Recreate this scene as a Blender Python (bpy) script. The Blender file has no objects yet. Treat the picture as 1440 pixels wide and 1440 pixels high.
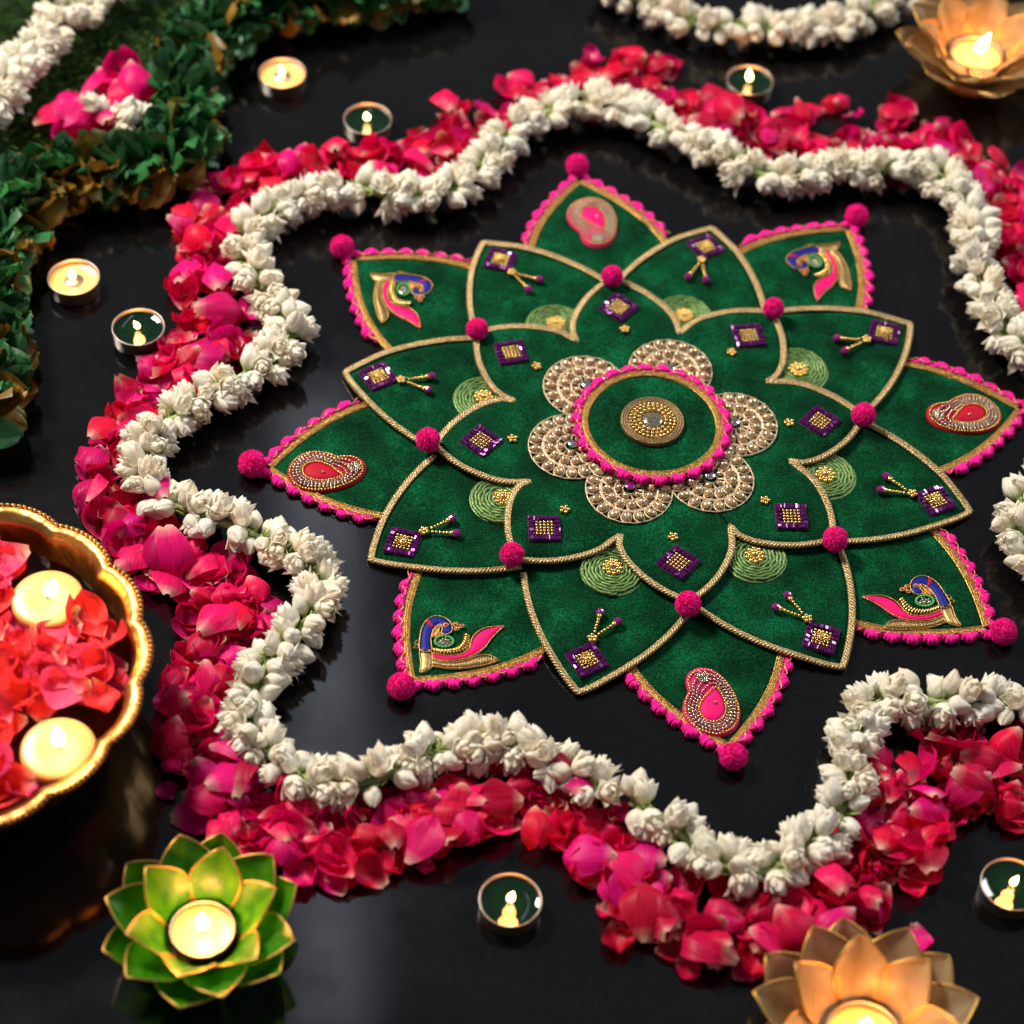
import bpy, math, random
import numpy as np
from mathutils import Vector, Matrix, noise
R = math.radians
rng = random.Random(11)
C = bpy.context.scene.collection

# ------------------------------------------------------------------ camera
S = bpy.context.scene
CAM_P = np.array([-0.0947, -1.1627, 1.2849]); PITCH, ROLL, FPX = 0.7017, 0.0733, 3399.8
_fw = np.array([0, math.sin(PITCH), -math.cos(PITCH)]); _r = np.array([1., 0, 0]); _u = np.cross(_r, _fw)
RT = math.cos(ROLL)*_r + math.sin(ROLL)*_u; UP = -math.sin(ROLL)*_r + math.cos(ROLL)*_u
cam = bpy.data.cameras.new('camera'); camo = bpy.data.objects.new('camera', cam); C.objects.link(camo)
M = Matrix(((RT[0], UP[0], -_fw[0], CAM_P[0]), (RT[1], UP[1], -_fw[1], CAM_P[1]), (RT[2], UP[2], -_fw[2], CAM_P[2]), (0, 0, 0, 1)))
camo.matrix_world = M
cam.sensor_width = 36; cam.lens = FPX/1440*36; cam.clip_end = 50; cam.clip_start = 0.05
S.camera = camo

def px(x, y, z=0.0):
    """photo pixel -> point on the plane at height z"""
    d = (x-720)/FPX*RT - (y-720)/FPX*UP + _fw
    t = (z-CAM_P[2])/d[2]
    p = CAM_P + t*d
    return Vector((p[0], p[1], z))

cam.dof.use_dof = True
_foc = np.array(px(860, 800, 0.01)) - CAM_P
cam.dof.focus_distance = float(_foc @ _fw)
cam.dof.aperture_fstop = 4.2

# ------------------------------------------------------------------ light
W = bpy.data.worlds.new('World'); S.world = W; W.use_nodes = True
bg = W.node_tree.nodes['Background']; bg.inputs[0].default_value = (0.80, 0.88, 1.0, 1); bg.inputs[1].default_value = 0.15

def area(name, loc, target, sx, sy, power, col):
    l = bpy.data.lights.new(name, 'AREA'); l.shape = 'RECTANGLE'; l.size = sx; l.size_y = sy; l.energy = power; l.color = col
    o = bpy.data.objects.new(name, l); C.objects.link(o); o.location = loc
    o.rotation_euler = (Vector(target)-Vector(loc)).to_track_quat('-Z', 'Y').to_euler()
    return o
KEY_AZ, KEY_EL, KEY_D = R(90+58), R(48), 2.6
area('window_key', (KEY_D*math.cos(KEY_EL)*math.cos(KEY_AZ), KEY_D*math.cos(KEY_EL)*math.sin(KEY_AZ), KEY_D*math.sin(KEY_EL)), (0, 0, 0), 0.5, 0.5, 104, (1.0, 0.92, 0.82))
area('window_side', (1.9, 1.3, 1.7), (0, 0, 0), 0.9, 0.8, 34, (0.96, 0.97, 1.0))
_w = px(455, 1000); _d = np.array(_w)-CAM_P; _d[2] *= -1; _d /= np.linalg.norm(_d)
area('sheen_light', tuple(np.array(_w)+2.6*_d), tuple(_w), 0.12, 1.1, 0.75, (0.80, 0.86, 1.0))  # dim area light added in the mirror direction to give the floor its sheen
S.view_settings.view_transform = 'Standard'; S.view_settings.look = 'None'; S.view_settings.exposure = 0.16; S.view_settings.gamma = 1.0
S.cycles.use_denoising = True
S.cycles.max_bounces = 8; S.cycles.transparent_max_bounces = 16
S.cycles.caustics_reflective = False; S.cycles.caustics_refractive = False
S.cycles.sample_clamp_indirect = 6.0

# ------------------------------------------------------------------ tags and mesh helpers
def tag(o, label=None, cat=None, group=None, kind=None):
    if label: o['label'] = label
    if cat: o['category'] = cat
    if group: o['group'] = group
    if kind: o['kind'] = kind
    return o

def empty(name, loc=(0, 0, 0), rz=0.0, label=None, cat=None, group=None):
    o = bpy.data.objects.new(name, None); C.objects.link(o); o.location = loc; o.rotation_euler = (0, 0, rz)
    o.empty_display_size = 0.01
    return tag(o, label, cat, group)

def obj(name, me, parent=None, loc=None, rot=None, scale=None, color=None, kind=None):
    o = bpy.data.objects.new(name, me); C.objects.link(o)
    if parent: o.parent = parent
    if loc is not None: o.location = loc
    if rot is not None: o.rotation_euler = rot
    if scale is not None: o.scale = (scale,)*3 if isinstance(scale, (int, float)) else scale
    if color is not None: o.color = color
    if kind: o['kind'] = kind
    return o

class MB:
    def __init__(s):
        s.v = []; s.f = []; s.mi = []; s.cur = 0; s.col = None; s.vc = []
    def add(s, vs, fs):
        b = len(s.v); s.v.extend(tuple(p) for p in vs); s.f.extend(tuple(i+b for i in f) for f in fs); s.mi.extend([s.cur]*len(fs))
        if s.col is not None: s.vc.extend([s.col]*len(vs))
    def grid(s, fn, nu, nv, closeu=False, flip=False):
        vs = [fn(i/(nu if closeu else nu-1), j/(nv-1)) for j in range(nv) for i in range(nu)]
        fs = []
        for j in range(nv-1):
            for i in range(nu if closeu else nu-1):
                a = j*nu+i; b = j*nu+(i+1) % nu; c = b+nu; d = a+nu
                fs.append((a, d, c, b) if flip else (a, b, c, d))
        s.add(vs, fs)
    def lathe(s, prof, n=32, c=(0, 0, 0), rfn=None):
        m = len(prof); vs = []
        for (r, z) in prof:
            for i in range(n):
                a = 2*math.pi*i/n; k = rfn(a, r, z) if rfn else r
                vs.append((c[0]+k*math.cos(a), c[1]+k*math.sin(a), c[2]+z))
        fs = [(j*n+i, j*n+(i+1) % n, (j+1)*n+(i+1) % n, (j+1)*n+i) for j in range(m-1) for i in range(n)]
        s.add(vs, fs)
    def ball(s, c, r, n=8, m=6, sz=1.0, axes=None):
        vs = []; c = Vector(c)
        if axes is None: axes = (Vector((r, 0, 0)), Vector((0, r, 0)), Vector((0, 0, r*sz)))
        for j in range(m+1):
            p = math.pi*j/m
            if j in (0, m): vs.append(c+axes[2]*math.cos(p)); continue
            for i in range(n):
                a = 2*math.pi*i/n
                vs.append(c+axes[0]*math.sin(p)*math.cos(a)+axes[1]*math.sin(p)*math.sin(a)+axes[2]*math.cos(p))
        fs = []
        for i in range(n): fs.append((0, 1+i, 1+(i+1) % n))
        for j in range(m-2):
            for i in range(n):
                a = 1+j*n+i; b = 1+j*n+(i+1) % n; fs.append((a, a+n, b+n, b))
        last = len(vs)-1; o = 1+(m-2)*n
        for i in range(n): fs.append((o+i, last, o+(i+1) % n))
        s.add(vs, fs)
    def tube(s, pts, r, n=6, close=False, flat=1.0, upv=None):
        pts = [Vector(p) for p in pts]; N = len(pts); vs = []; up = Vector(upv) if upv else Vector((0, 0, 1))
        for i, p in enumerate(pts):
            t = (pts[(i+1) % N]-pts[i-1]) if close else (pts[min(i+1, N-1)]-pts[max(i-1, 0)])
            if t.length < 1e-9: t = Vector((1, 0, 0))
            t.normalize(); sd = t.cross(up)
            if sd.length < 1e-4: sd = t.cross(Vector((0, 1, 0.1)))
            sd.normalize(); nn = sd.cross(t)
            rr = r(i/(N-1)) if callable(r) else r
            for k in range(n):
                a = 2*math.pi*k/n
                vs.append(p+sd*rr*math.cos(a)+nn*rr*flat*math.sin(a))
        fs = []
        for i in range(N if close else N-1):
            for k in range(n):
                a = i*n+k; b = i*n+(k+1) % n; c = ((i+1) % N)*n+(k+1) % n; d = ((i+1) % N)*n+k
                fs.append((a, b, c, d))
        if not close:
            fs.append(tuple(range(n))[::-1]); fs.append(tuple((N-1)*n+k for k in range(n)))
        s.add(vs, fs)
    def box(s, c, hx, hy, hz, rz=0.0, bev=0.25, tx=0.0, ty=0.0):
        ca, sa = math.cos(rz), math.sin(rz); k = 1-bev
        L = [(-1, -1), (1, -1), (1, 1), (-1, 1)]
        vs = []
        for z, q in ((-hz, 1), (hz*(1-bev), 1), (hz, k)):
            for (a, b) in L:
                x, y = a*hx*q, b*hy*q; vs.append((c[0]+x*ca-y*sa, c[1]+x*sa+y*ca, c[2]+z+x*tx+y*ty))
        fs = [(i, (i+1) % 4, (i+1) % 4+4, i+4) for i in range(4)]+[(i+4, (i+1) % 4+4, (i+1) % 4+8, i+8) for i in range(4)]+[(8, 9, 10, 11), (3, 2, 1, 0)]
        s.add(vs, fs)
    def puff(s, out, z0, h, rings=3, c=None, edge=0.25):
        """closed outline -> padded shape: vertical edge then a dome"""
        n = len(out); cx, cy = c if c else (sum(p[0] for p in out)/n, sum(p[1] for p in out)/n)
        vs = [(p[0], p[1], z0) for p in out]+[(p[0], p[1], z0+h*edge) for p in out]
        for k in range(1, rings+1):
            t = 1-k/(rings+0.6)*0.95
            for p in out: vs.append((cx+(p[0]-cx)*t, cy+(p[1]-cy)*t, z0+h*(edge+(1-edge)*math.sqrt(1-t*t))))
        fs = [(j*n+i, j*n+(i+1) % n, (j+1)*n+(i+1) % n, (j+1)*n+i) for j in range(rings+1) for i in range(n)]
        fs.append(tuple((rings+1)*n+i for i in range(n)))
        s.add(vs, fs)
    def strip_puff(s, a, b, z0, h, m=5):
        """padded band between two edge lines a and b of equal length"""
        n = len(a); vs = []
        for i in range(n):
            for j in range(m):
                t = j/(m-1); q = math.sqrt(max(0, 1-(2*t-1)**2))
                vs.append((a[i][0]*(1-t)+b[i][0]*t, a[i][1]*(1-t)+b[i][1]*t, z0+h*q))
        fs = [(i*m+j, i*m+j+1, (i+1)*m+j+1, (i+1)*m+j) for i in range(n-1) for j in range(m-1)]
        s.add(vs, fs)
    def mesh(s, name, mats, smooth=True):
        me = bpy.data.meshes.new(name); me.from_pydata(s.v, [], s.f)
        for m in (mats if isinstance(mats, (list, tuple)) else [mats]): me.materials.append(m)
        if any(s.mi): me.polygons.foreach_set('material_index', s.mi)
        if smooth: me.polygons.foreach_set('use_smooth', [True]*len(s.f))
        if s.vc:
            a = me.color_attributes.new('col', 'FLOAT_COLOR', 'POINT')
            a.data.foreach_set('color', [q for c in s.vc for q in (c[0], c[1], c[2], c[3] if len(c) > 3 else 1.0)])
        me.update(); return me

def catmull(P, n=8, close=False):
    P = [Vector(p) for p in P]; N = len(P); out = []
    for i in range(N if close else N-1):
        p0 = P[i-1] if (close or i > 0) else P[0]*2-P[1]; p1 = P[i]; p2 = P[(i+1) % N]
        p3 = P[(i+2) % N] if (close or i+2 < N) else P[N-1]*2-P[N-2]
        for k in range(n):
            t = k/n
            out.append(0.5*((2*p1)+(p2-p0)*t+(2*p0-5*p1+4*p2-p3)*t*t+(3*p1-p0-3*p2+p3)*t**3))
    if not close: out.append(P[-1])
    return out

def resample(pts, step, close=False):
    pts = [Vector(p) for p in pts]
    if close: pts = pts+[pts[0]]
    d = [0]
    for a, b in zip(pts, pts[1:]): d.append(d[-1]+(b-a).length)
    n = max(2, int(round(d[-1]/step))); out = []; j = 0
    for i in range(n if close else n+1):
        q = d[-1]*i/n
        while j < len(d)-2 and d[j+1] < q: j += 1
        t = (q-d[j])/max(1e-9, d[j+1]-d[j]); out.append(pts[j].lerp(pts[j+1], t))
    return out

# ------------------------------------------------------------------ materials
def mat(name, build):
    m = bpy.data.materials.new(name); m.use_nodes = True; nt = m.node_tree
    for n in list(nt.nodes): nt.nodes.remove(n)
    out = nt.nodes.new('ShaderNodeOutputMaterial'); N = lambda t, **k: _node(nt, t, **k)
    sh = build(nt, N); nt.links.new(sh, out.inputs['Surface']); return m
def _node(nt, t, **k):
    n = nt.nodes.new(t)
    for a, v in k.items():
        if a.startswith('i_'): pass
        else: setattr(n, a, v)
    return n
def pr(nt, **k):
    b = nt.nodes.new('ShaderNodeBsdfPrincipled')
    for a, v in k.items():
        key = a.replace('_', ' ')
        if hasattr(v, 'is_output') or isinstance(v, bpy.types.NodeSocket): nt.links.new(v, b.inputs[key])
        else: b.inputs[key].default_value = v
    return b
def rgb(c): return (c[0], c[1], c[2], 1.0)
def tex_noise(nt, scale, detail=3, coord='Position', rough=0.55):
    g = nt.nodes.new('ShaderNodeNewGeometry') if coord == 'Position' else nt.nodes.new('ShaderNodeTexCoord')
    n = nt.nodes.new('ShaderNodeTexNoise'); n.inputs['Scale'].default_value = scale; n.inputs['Detail'].default_value = detail; n.inputs['Roughness'].default_value = rough
    nt.links.new(g.outputs[coord], n.inputs['Vector']); return n
def ramp(nt, fac, stops):
    r = nt.nodes.new('ShaderNodeValToRGB'); e = r.color_ramp.elements
    while len(e) < len(stops): e.new(0.5)
    for q, (p, c) in zip(e, stops): q.position = p; q.color = rgb(c)
    nt.links.new(fac, r.inputs[0]); return r.outputs[0]
def bump(nt, h, strength, dist):
    b = nt.nodes.new('ShaderNodeBump'); b.inputs['Strength'].default_value = strength; b.inputs['Distance'].default_value = dist
    nt.links.new(h, b.inputs['Height']); return b.outputs[0]
def mixc(nt, fac, a, b, mode='MIX'):
    m = nt.nodes.new('ShaderNodeMix'); m.data_type = 'RGBA'; m.blend_type = mode
    for s, v in ((m.inputs[0], fac), (m.inputs[6], a), (m.inputs[7], b)):
        if isinstance(v, bpy.types.NodeSocket): nt.links.new(v, s)
        else: s.default_value = v if isinstance(v, (int, float)) else rgb(v)
    return m.outputs[2]

def m_floor(nt, N):
    n1 = tex_noise(nt, 9, 5); n2 = tex_noise(nt, 1100, 2); n3 = tex_noise(nt, 24, 5)
    fl = ramp(nt, n2.outputs[0], [(0.60, (0.0022, 0.0022, 0.0025)), (0.78, (0.030, 0.030, 0.033))])
    cl = ramp(nt, n1.outputs[0], [(0.35, (0.75, 0.75, 0.75)), (0.7, (1.7, 1.6, 1.5))])
    col = mixc(nt, 1.0, fl, cl, 'MULTIPLY')
    mr = nt.nodes.new('ShaderNodeMapRange'); nt.links.new(n3.outputs[0], mr.inputs[0])
    for i, v in ((1, 0.3), (2, 0.75), (3, 0.06), (4, 0.15)): mr.inputs[i].default_value = v
    return pr(nt, Base_Color=col, Roughness=mr.outputs[0], IOR=1.5, Normal=bump(nt, n2.outputs[0], 0.04, 0.0003)).outputs[0]
M_FLOOR = mat('polished_black_granite', m_floor)

def m_velvet(nt, N):
    n1 = tex_noise(nt, 38, 4); n2 = tex_noise(nt, 750, 3); n3 = tex_noise(nt, 260, 3)
    a = ramp(nt, n1.outputs[0], [(0.28, (0.0003, 0.018, 0.006)), (0.5, (0.0006, 0.044, 0.014)), (0.74, (0.0018, 0.100, 0.034))])
    b = ramp(nt, n2.outputs[0], [(0.36, (0.35, 0.35, 0.35)), (0.55, (0.95, 0.95, 0.95)), (0.72, (2.3, 2.1, 2.0))])
    col = mixc(nt, 1.0, a, b, 'MULTIPLY')
    ad = nt.nodes.new('ShaderNodeMath'); nt.links.new(n2.outputs[0], ad.inputs[0]); nt.links.new(n3.outputs[0], ad.inputs[1])
    return pr(nt, Base_Color=col, Roughness=0.8, Specular_IOR_Level=0.05, Sheen_Weight=0.09, Sheen_Roughness=0.4, Sheen_Tint=(0.02, 0.75, 0.30, 1), Normal=bump(nt, ad.outputs[0], 0.9, 0.0012)).outputs[0]
M_VELVET = mat('green_velvet', m_velvet)

def simple(name, col, rough=0.5, metal=0.0, bs=None, bstr=0.4, bd=0.0005, var=None, **k):
    def f(nt, N):
        kw = dict(Roughness=rough, Metallic=metal, **k)
        if var:
            n = tex_noise(nt, var[0], 3); kw['Base_Color'] = ramp(nt, n.outputs[0], [(0.3, [c*var[1] for c in col]), (0.7, [min(1, c*var[2]) for c in col])])
        else: kw['Base_Color'] = rgb(col)
        if bs: kw['Normal'] = bump(nt, tex_noise(nt, bs, 2).outputs[0], bstr, bd)
        return pr(nt, **kw).outputs[0]
    return mat(name, f)
M_CORD = simple('gold_braid', (0.50, 0.36, 0.17), 0.34, 0.75, bs=1500, bstr=0.9, bd=0.0006, var=(600, 0.55, 1.35))
M_TRIM = simple('gold_ribbon', (0.52, 0.30, 0.08), 0.32, 0.75, bs=1400, bstr=0.8, bd=0.0005, var=(500, 0.5, 1.4))
M_GOLD = simple('gold_bead', (0.78, 0.52, 0.16), 0.22, 0.9)
M_DGOLD = simple('antique_gold', (0.42, 0.28, 0.11), 0.32, 0.8, bs=1500, bstr=0.6)
M_PINK = simple('pink_wool', (0.92, 0.006, 0.27), 0.85, 0, bs=1800, bstr=0.6, bd=0.0006, var=(400, 0.75, 1.2), Sheen_Weight=0.25, Sheen_Tint=(1, 0.25, 0.6, 1), Specular_IOR_Level=0.2)
M_PINKT = simple('pink_satin_thread', (0.74, 0.004, 0.13), 0.6, 0, bs=900, bstr=0.5, bd=0.0005, Specular_IOR_Level=0.15)
M_CRIMT = simple('crimson_satin_thread', (0.40, 0.002, 0.02), 0.6, 0, bs=900, bstr=0.5, bd=0.0005, Specular_IOR_Level=0.15)
M_BLUET = simple('blue_satin_thread', (0.004, 0.008, 0.19), 0.55, 0, bs=1100, bstr=0.5, bd=0.0005, Specular_IOR_Level=0.2)
M_ORANGET = simple('orange_thread', (0.62, 0.20, 0.03), 0.4, 0.3)
M_PURPLE = simple('purple_tile', (0.10, 0.002, 0.105), 0.14, 0.5, Coat_Weight=0.5, Coat_Roughness=0.05)
M_PCRYS = simple('purple_crystal', (0.26, 0.006, 0.17), 0.07, 0.25, Coat_Weight=1.0, Coat_Roughness=0.03)
M_GREENT = simple('pale_green_coil', (0.12, 0.22, 0.06), 0.38, 0.45, bs=1500, bstr=0.6, var=(700, 0.6, 1.3))
M_GREENB = simple('green_bead', (0.08, 0.42, 0.12), 0.2)
M_SILVER = simple('silver_crystal', (0.58, 0.50, 0.38), 0.12, 0.9)
M_MIRROR = simple('mirror_disc', (0.9, 0.9, 0.92), 0.03, 1.0)
M_AMBER = simple('amber_bead', (0.66, 0.44, 0.24), 0.09, 0.55, var=(260, 0.45, 1.5), Coat_Weight=1.0, Coat_Roughness=0.05)
M_BRONZE = simple('bronze_thread', (0.60, 0.46, 0.29), 0.38, 0.5, bs=1500, bstr=0.6)
M_RUBY = simple('red_gem', (0.45, 0.01, 0.02), 0.06, 0.1, Coat_Weight=1.0)
M_ALU = simple('tealight_tin', (0.34, 0.29, 0.25), 0.40, 0.95, bs=300, bstr=0.1)
M_WICK = simple('wick', (0.02, 0.015, 0.012), 0.9)
M_BRASS = simple('hammered_brass', (0.44, 0.235, 0.07), 0.34, 1.0, bs=70, bstr=0.35, bd=0.004, var=(40, 0.6, 1.2))
M_THREAD = simple('garland_string', (0.30, 0.36, 0.14), 0.8)
M_LWIRE = simple('brass_wire', (0.55, 0.30, 0.07), 0.35, 0.8)
M_FERN = simple('fern_needles', (0.07, 0.15, 0.025), 0.6, var=(90, 0.45, 1.7))
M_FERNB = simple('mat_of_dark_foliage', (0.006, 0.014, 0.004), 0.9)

def m_wax(col, sss, rough):
    def f(nt, N): return pr(nt, Base_Color=rgb(col), Roughness=rough, Subsurface_Weight=sss, Subsurface_Radius=(1.0, 0.55, 0.2), Subsurface_Scale=0.012).outputs[0]
    return f
M_WAX = mat('cream_wax', m_wax((0.66, 0.41, 0.15), 0.7, 0.35))
M_GWAX = simple('green_molten_wax', (0.0004, 0.008, 0.0025), 0.04, 0, Coat_Weight=0.5, Coat_Roughness=0.02)

def m_flame(nt, N):
    e = N('ShaderNodeEmission'); g = N('ShaderNodeTexCoord'); sp = N('ShaderNodeSeparateXYZ'); nt.links.new(g.outputs['Generated'], sp.inputs[0])
    nt.links.new(ramp(nt, sp.outputs[2], [(0.0, (1.0, 0.30, 0.04)), (0.35, (1.0, 0.62, 0.22)), (1.0, (1.0, 0.72, 0.30))]), e.inputs[0]); e.inputs[1].default_value = 9.0
    t = N('ShaderNodeBsdfTransparent'); a = N('ShaderNodeAddShader'); nt.links.new(e.outputs[0], a.inputs[0]); nt.links.new(t.outputs[0], a.inputs[1]); return a.outputs[0]
M_FLAME = mat('flame', m_flame)

def m_petal(src):
    def f(nt, N):
        if src == 'obj': o = N('ShaderNodeObjectInfo'); c = o.outputs['Color']
        else: o = N('ShaderNodeVertexColor', layer_name='tint'); c = o.outputs['Color']
        a = N('ShaderNodeVertexColor', layer_name='col'); sp = N('ShaderNodeSeparateColor'); nt.links.new(a.outputs[0], sp.inputs[0])
        tc = N('ShaderNodeTexCoord'); mp = N('ShaderNodeMapping'); mp.inputs['Scale'].default_value = (750, 90, 300); nt.links.new(tc.outputs['Object'], mp.inputs[0])
        n = N('ShaderNodeTexNoise'); n.inputs['Scale'].default_value = 1.0; n.inputs['Detail'].default_value = 4; nt.links.new(mp.outputs[0], n.inputs['Vector'])
        v = ramp(nt, n.outputs[0], [(0.3, (0.72, 0.7, 0.75)), (0.7, (1.14, 1.1, 1.1))])
        c = mixc(nt, 1.0, c, v, 'MULTIPLY')
        c = mixc(nt, sp.outputs[0], c, (0.80, 0.55, 0.42))
        c = mixc(nt, sp.outputs[1], c, (0.80, 0.10, 0.26))
        b = pr(nt, Base_Color=c, Roughness=0.45, Specular_IOR_Level=0.22, Sheen_Weight=0.05, Sheen_Tint=(1, 0.4, 0.6, 1), Normal=bump(nt, n.outputs[0], 0.5, 0.0009))
        t = N('ShaderNodeBsdfTranslucent'); nt.links.new(c, t.inputs[0])
        m = N('ShaderNodeMixShader'); m.inputs[0].default_value = 0.36; nt.links.new(b.outputs[0], m.inputs[1]); nt.links.new(t.outputs[0], m.inputs[2]); return m.outputs[0]
    return f
M_PETAL = mat('rose_petal', m_petal('obj')); M_PETALS = mat('rose_petal_under', m_petal('vert'))

def m_jas(nt, N):
    a = N('ShaderNodeVertexColor', layer_name='col'); n = tex_noise(nt, 160, 3); n2 = tex_noise(nt, 45, 2)
    v = ramp(nt, n.outputs[0], [(0.3, (0.93, 0.91, 0.86)), (0.65, (1.0, 1.0, 1.0))])
    w = ramp(nt, n2.outputs[0], [(0.4, (1, 1, 1)), (0.75, (1.0, 0.93, 0.82))])
    c = mixc(nt, 1.0, mixc(nt, 1.0, a.outputs[0], v, 'MULTIPLY'), w, 'MULTIPLY')
    b = pr(nt, Base_Color=c, Roughness=0.45, Specular_IOR_Level=0.3, Subsurface_Weight=0.25, Subsurface_Radius=(1, 0.85, 0.6), Subsurface_Scale=0.003)
    t = N('ShaderNodeBsdfTranslucent'); nt.links.new(c, t.inputs[0]); m = N('ShaderNodeMixShader'); m.inputs[0].default_value = 0.36
    nt.links.new(b.outputs[0], m.inputs[1]); nt.links.new(t.outputs[0], m.inputs[2]); return m.outputs[0]
M_JAS = mat('jasmine_petals', m_jas)

def m_leaf(nt, N):
    o = N('ShaderNodeObjectInfo'); n = tex_noise(nt, 150, 3)
    c = mixc(nt, 1.0, o.outputs['Color'], ramp(nt, n.outputs[0], [(0.3, (0.6, 0.65, 0.6)), (0.7, (1.25, 1.2, 1.1))]), 'MULTIPLY')
    b = pr(nt, Base_Color=c, Roughness=0.45, Specular_IOR_Level=0.4, Normal=bump(nt, n.outputs[0], 0.4, 0.001))
    t = N('ShaderNodeBsdfTranslucent'); nt.links.new(c, t.inputs[0]); m = N('ShaderNodeMixShader'); m.inputs[0].default_value = 0.25
    nt.links.new(b.outputs[0], m.inputs[1]); nt.links.new(t.outputs[0], m.inputs[2]); return m.outputs[0]
M_LEAF = mat('garland_leaf', m_leaf)

def m_capiz(c1, c2, tr):
    def f(nt, N):
        n = tex_noise(nt, 55, 4, 'Object'); n2 = tex_noise(nt, 400, 2, 'Object')
        c = ramp(nt, n.outputs[0], [(0.3, c1), (0.7, c2)])
        b = pr(nt, Base_Color=c, Roughness=0.34, Specular_IOR_Level=0.4, Normal=bump(nt, n2.outputs[0], 0.15, 0.0005))
        t = N('ShaderNodeBsdfTranslucent'); nt.links.new(c, t.inputs[0]); m = N('ShaderNodeMixShader'); m.inputs[0].default_value = tr
        nt.links.new(b.outputs[0], m.inputs[1]); nt.links.new(t.outputs[0], m.inputs[2]); return m.outputs[0]
    return f
M_CAPG = mat('green_capiz_shell', m_capiz((0.012, 0.20, 0.005), (0.17, 0.50, 0.010), 0.62))
M_CAPO = mat('amber_capiz_shell', m_capiz((0.40, 0.27, 0.13), (0.66, 0.48, 0.26), 0.62))

def m_water(nt, N):
    t = N('ShaderNodeBsdfTransparent'); t.inputs[0].default_value = (0.55, 0.36, 0.25, 1); g = N('ShaderNodeBsdfGlossy'); g.inputs[1].default_value = 0.03
    n = tex_noise(nt, 60, 2); nt.links.new(bump(nt, n.outputs[0], 0.15, 0.003), g.inputs['Normal'])
    f = N('ShaderNodeFresnel'); f.inputs[0].default_value = 1.33; m = N('ShaderNodeMixShader')
    nt.links.new(f.outputs[0], m.inputs[0]); nt.links.new(t.outputs[0], m.inputs[1]); nt.links.new(g.outputs[0], m.inputs[2]); return m.outputs[0]
M_WATER = mat('water', m_water)

# ------------------------------------------------------------------ floor
b = MB(); b.add([(-3, -3, 0), (3, -3, 0), (3, 3, 0), (-3, 3, 0)], [(0, 1, 2, 3)])
tag(obj('floor', b.mesh('floor', M_FLOOR)), kind='structure')

# ------------------------------------------------------------------ rangoli set: outer petals, middle petals, star, centre
PH = 1.7727
MPROF = [(0.231, 0.0008), (0.2235, 0.0095), (0.210, 0.0225), (0.196, 0.0335), (0.181, 0.0430), (0.165, 0.0510), (0.147, 0.0578)]
OUT_TIP = [(811, 237), (1204, 308), None, (1408, 892), (1030, 1066), (566, 968), (356, 657), (481, 352)]
MID_TIP = [(1000, 322), (1285, 452), (1368, 718), (1190, 942), (812, 978), (520, 785), (488, 522), (680, 340)]

def slab(outline, c, z0, h, zf=None, rings=9, wav=0.0010, seed=0.0):
    """cloth piece, soft edge, slightly uneven top"""
    b = MB(); n = len(outline); vs = []
    zf = zf or (lambda x, y: 0.0)
    def wv(x, y): return wav*noise.noise(Vector((x*38+seed, y*38, seed*3.1)))
    for (x, y) in outline: vs.append((x, y, z0+zf(x, y)))
    for k in range(rings+1):
        t = 1-(k/rings)**0.9*0.97 if k else 1.0
        for (x, y) in outline:
            X = c[0]+(x-c[0])*t; Y = c[1]+(y-c[1])*t
            vs.append((X, Y, z0+zf(X, Y)+h*(0.72 if k == 0 else 1.0)+(wv(X, Y) if k > 0 else 0)))
    fs = [(j*n+i, j*n+(i+1) % n, (j+1)*n+(i+1) % n, (j+1)*n+i) for j in range(rings+1) for i in range(n)]
    fs.append(tuple((rings+1)*n+i for i in range(n)))
    b.add(vs, fs); return b

def braid(path, zf, r=0.0010, w=0.0017, per=0.0098, close=False, strands=4):
    b = MB(); pts = resample(path, per/9, close); N = len(pts)
    L = sum((pts[i+1]-pts[i]).length for i in range(N-1)); k = 2*math.pi*max(1, round(L/per))/(N if close else N-1)
    for q in range(strands):
        ph = 2*math.pi*q/strands; tp = []
        for i, p in enumerate(pts):
            t = (pts[(i+1) % N]-pts[i-1]) if close else (pts[min(i+1, N-1)]-pts[max(0, i-1)])
            t.normalize(); sd = Vector((-t.y, t.x, 0)); a = k*i+ph
            tp.append(Vector((p.x, p.y, 0))+sd*w*math.sin(a)+Vector((0, 0, zf(p.x, p.y)+0.0009*math.cos(a)*1.0+0.0004*math.sin(2*a))))
        b.tube(tp, r, 5, close)
    return b

# --- pom-pom and tufts (shared meshes)
def pom_mesh(rad, n, seed):
    g = random.Random(seed); b = MB(); b.ball((0, 0, 0), rad*0.86, 14, 9)
    for i in range(n):
        z = g.uniform(-1, 1); a = g.uniform(0, 6.283); q = math.sqrt(1-z*z); d = Vector((q*math.cos(a), q*math.sin(a), z))
        L = rad*g.uniform(0.94, 1.06)*(1+0.05*noise.noise(d*2.5+Vector((seed, 0, 0)))); s = d.orthogonal().normalized(); t = d.cross(s); an = g.uniform(0, 6.28)
        u = (s*math.cos(an)+t*math.sin(an))*rad*0.055; w = (s*math.cos(an+2.1)+t*math.sin(an+2.1))*rad*0.055
        e = d*L+(s*g.uniform(-1, 1)+t*g.uniform(-1, 1))*rad*0.08
        base = d*rad*0.82
        b.add([base+u, base+w, base-u-w, e], [(0, 1, 3), (1, 2, 3), (2, 0, 3)])
    return b.mesh('pompom', M_PINK, smooth=False)
POMS = [pom_mesh(0.0087, 1500, s) for s in (1, 2, 3)]

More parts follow.
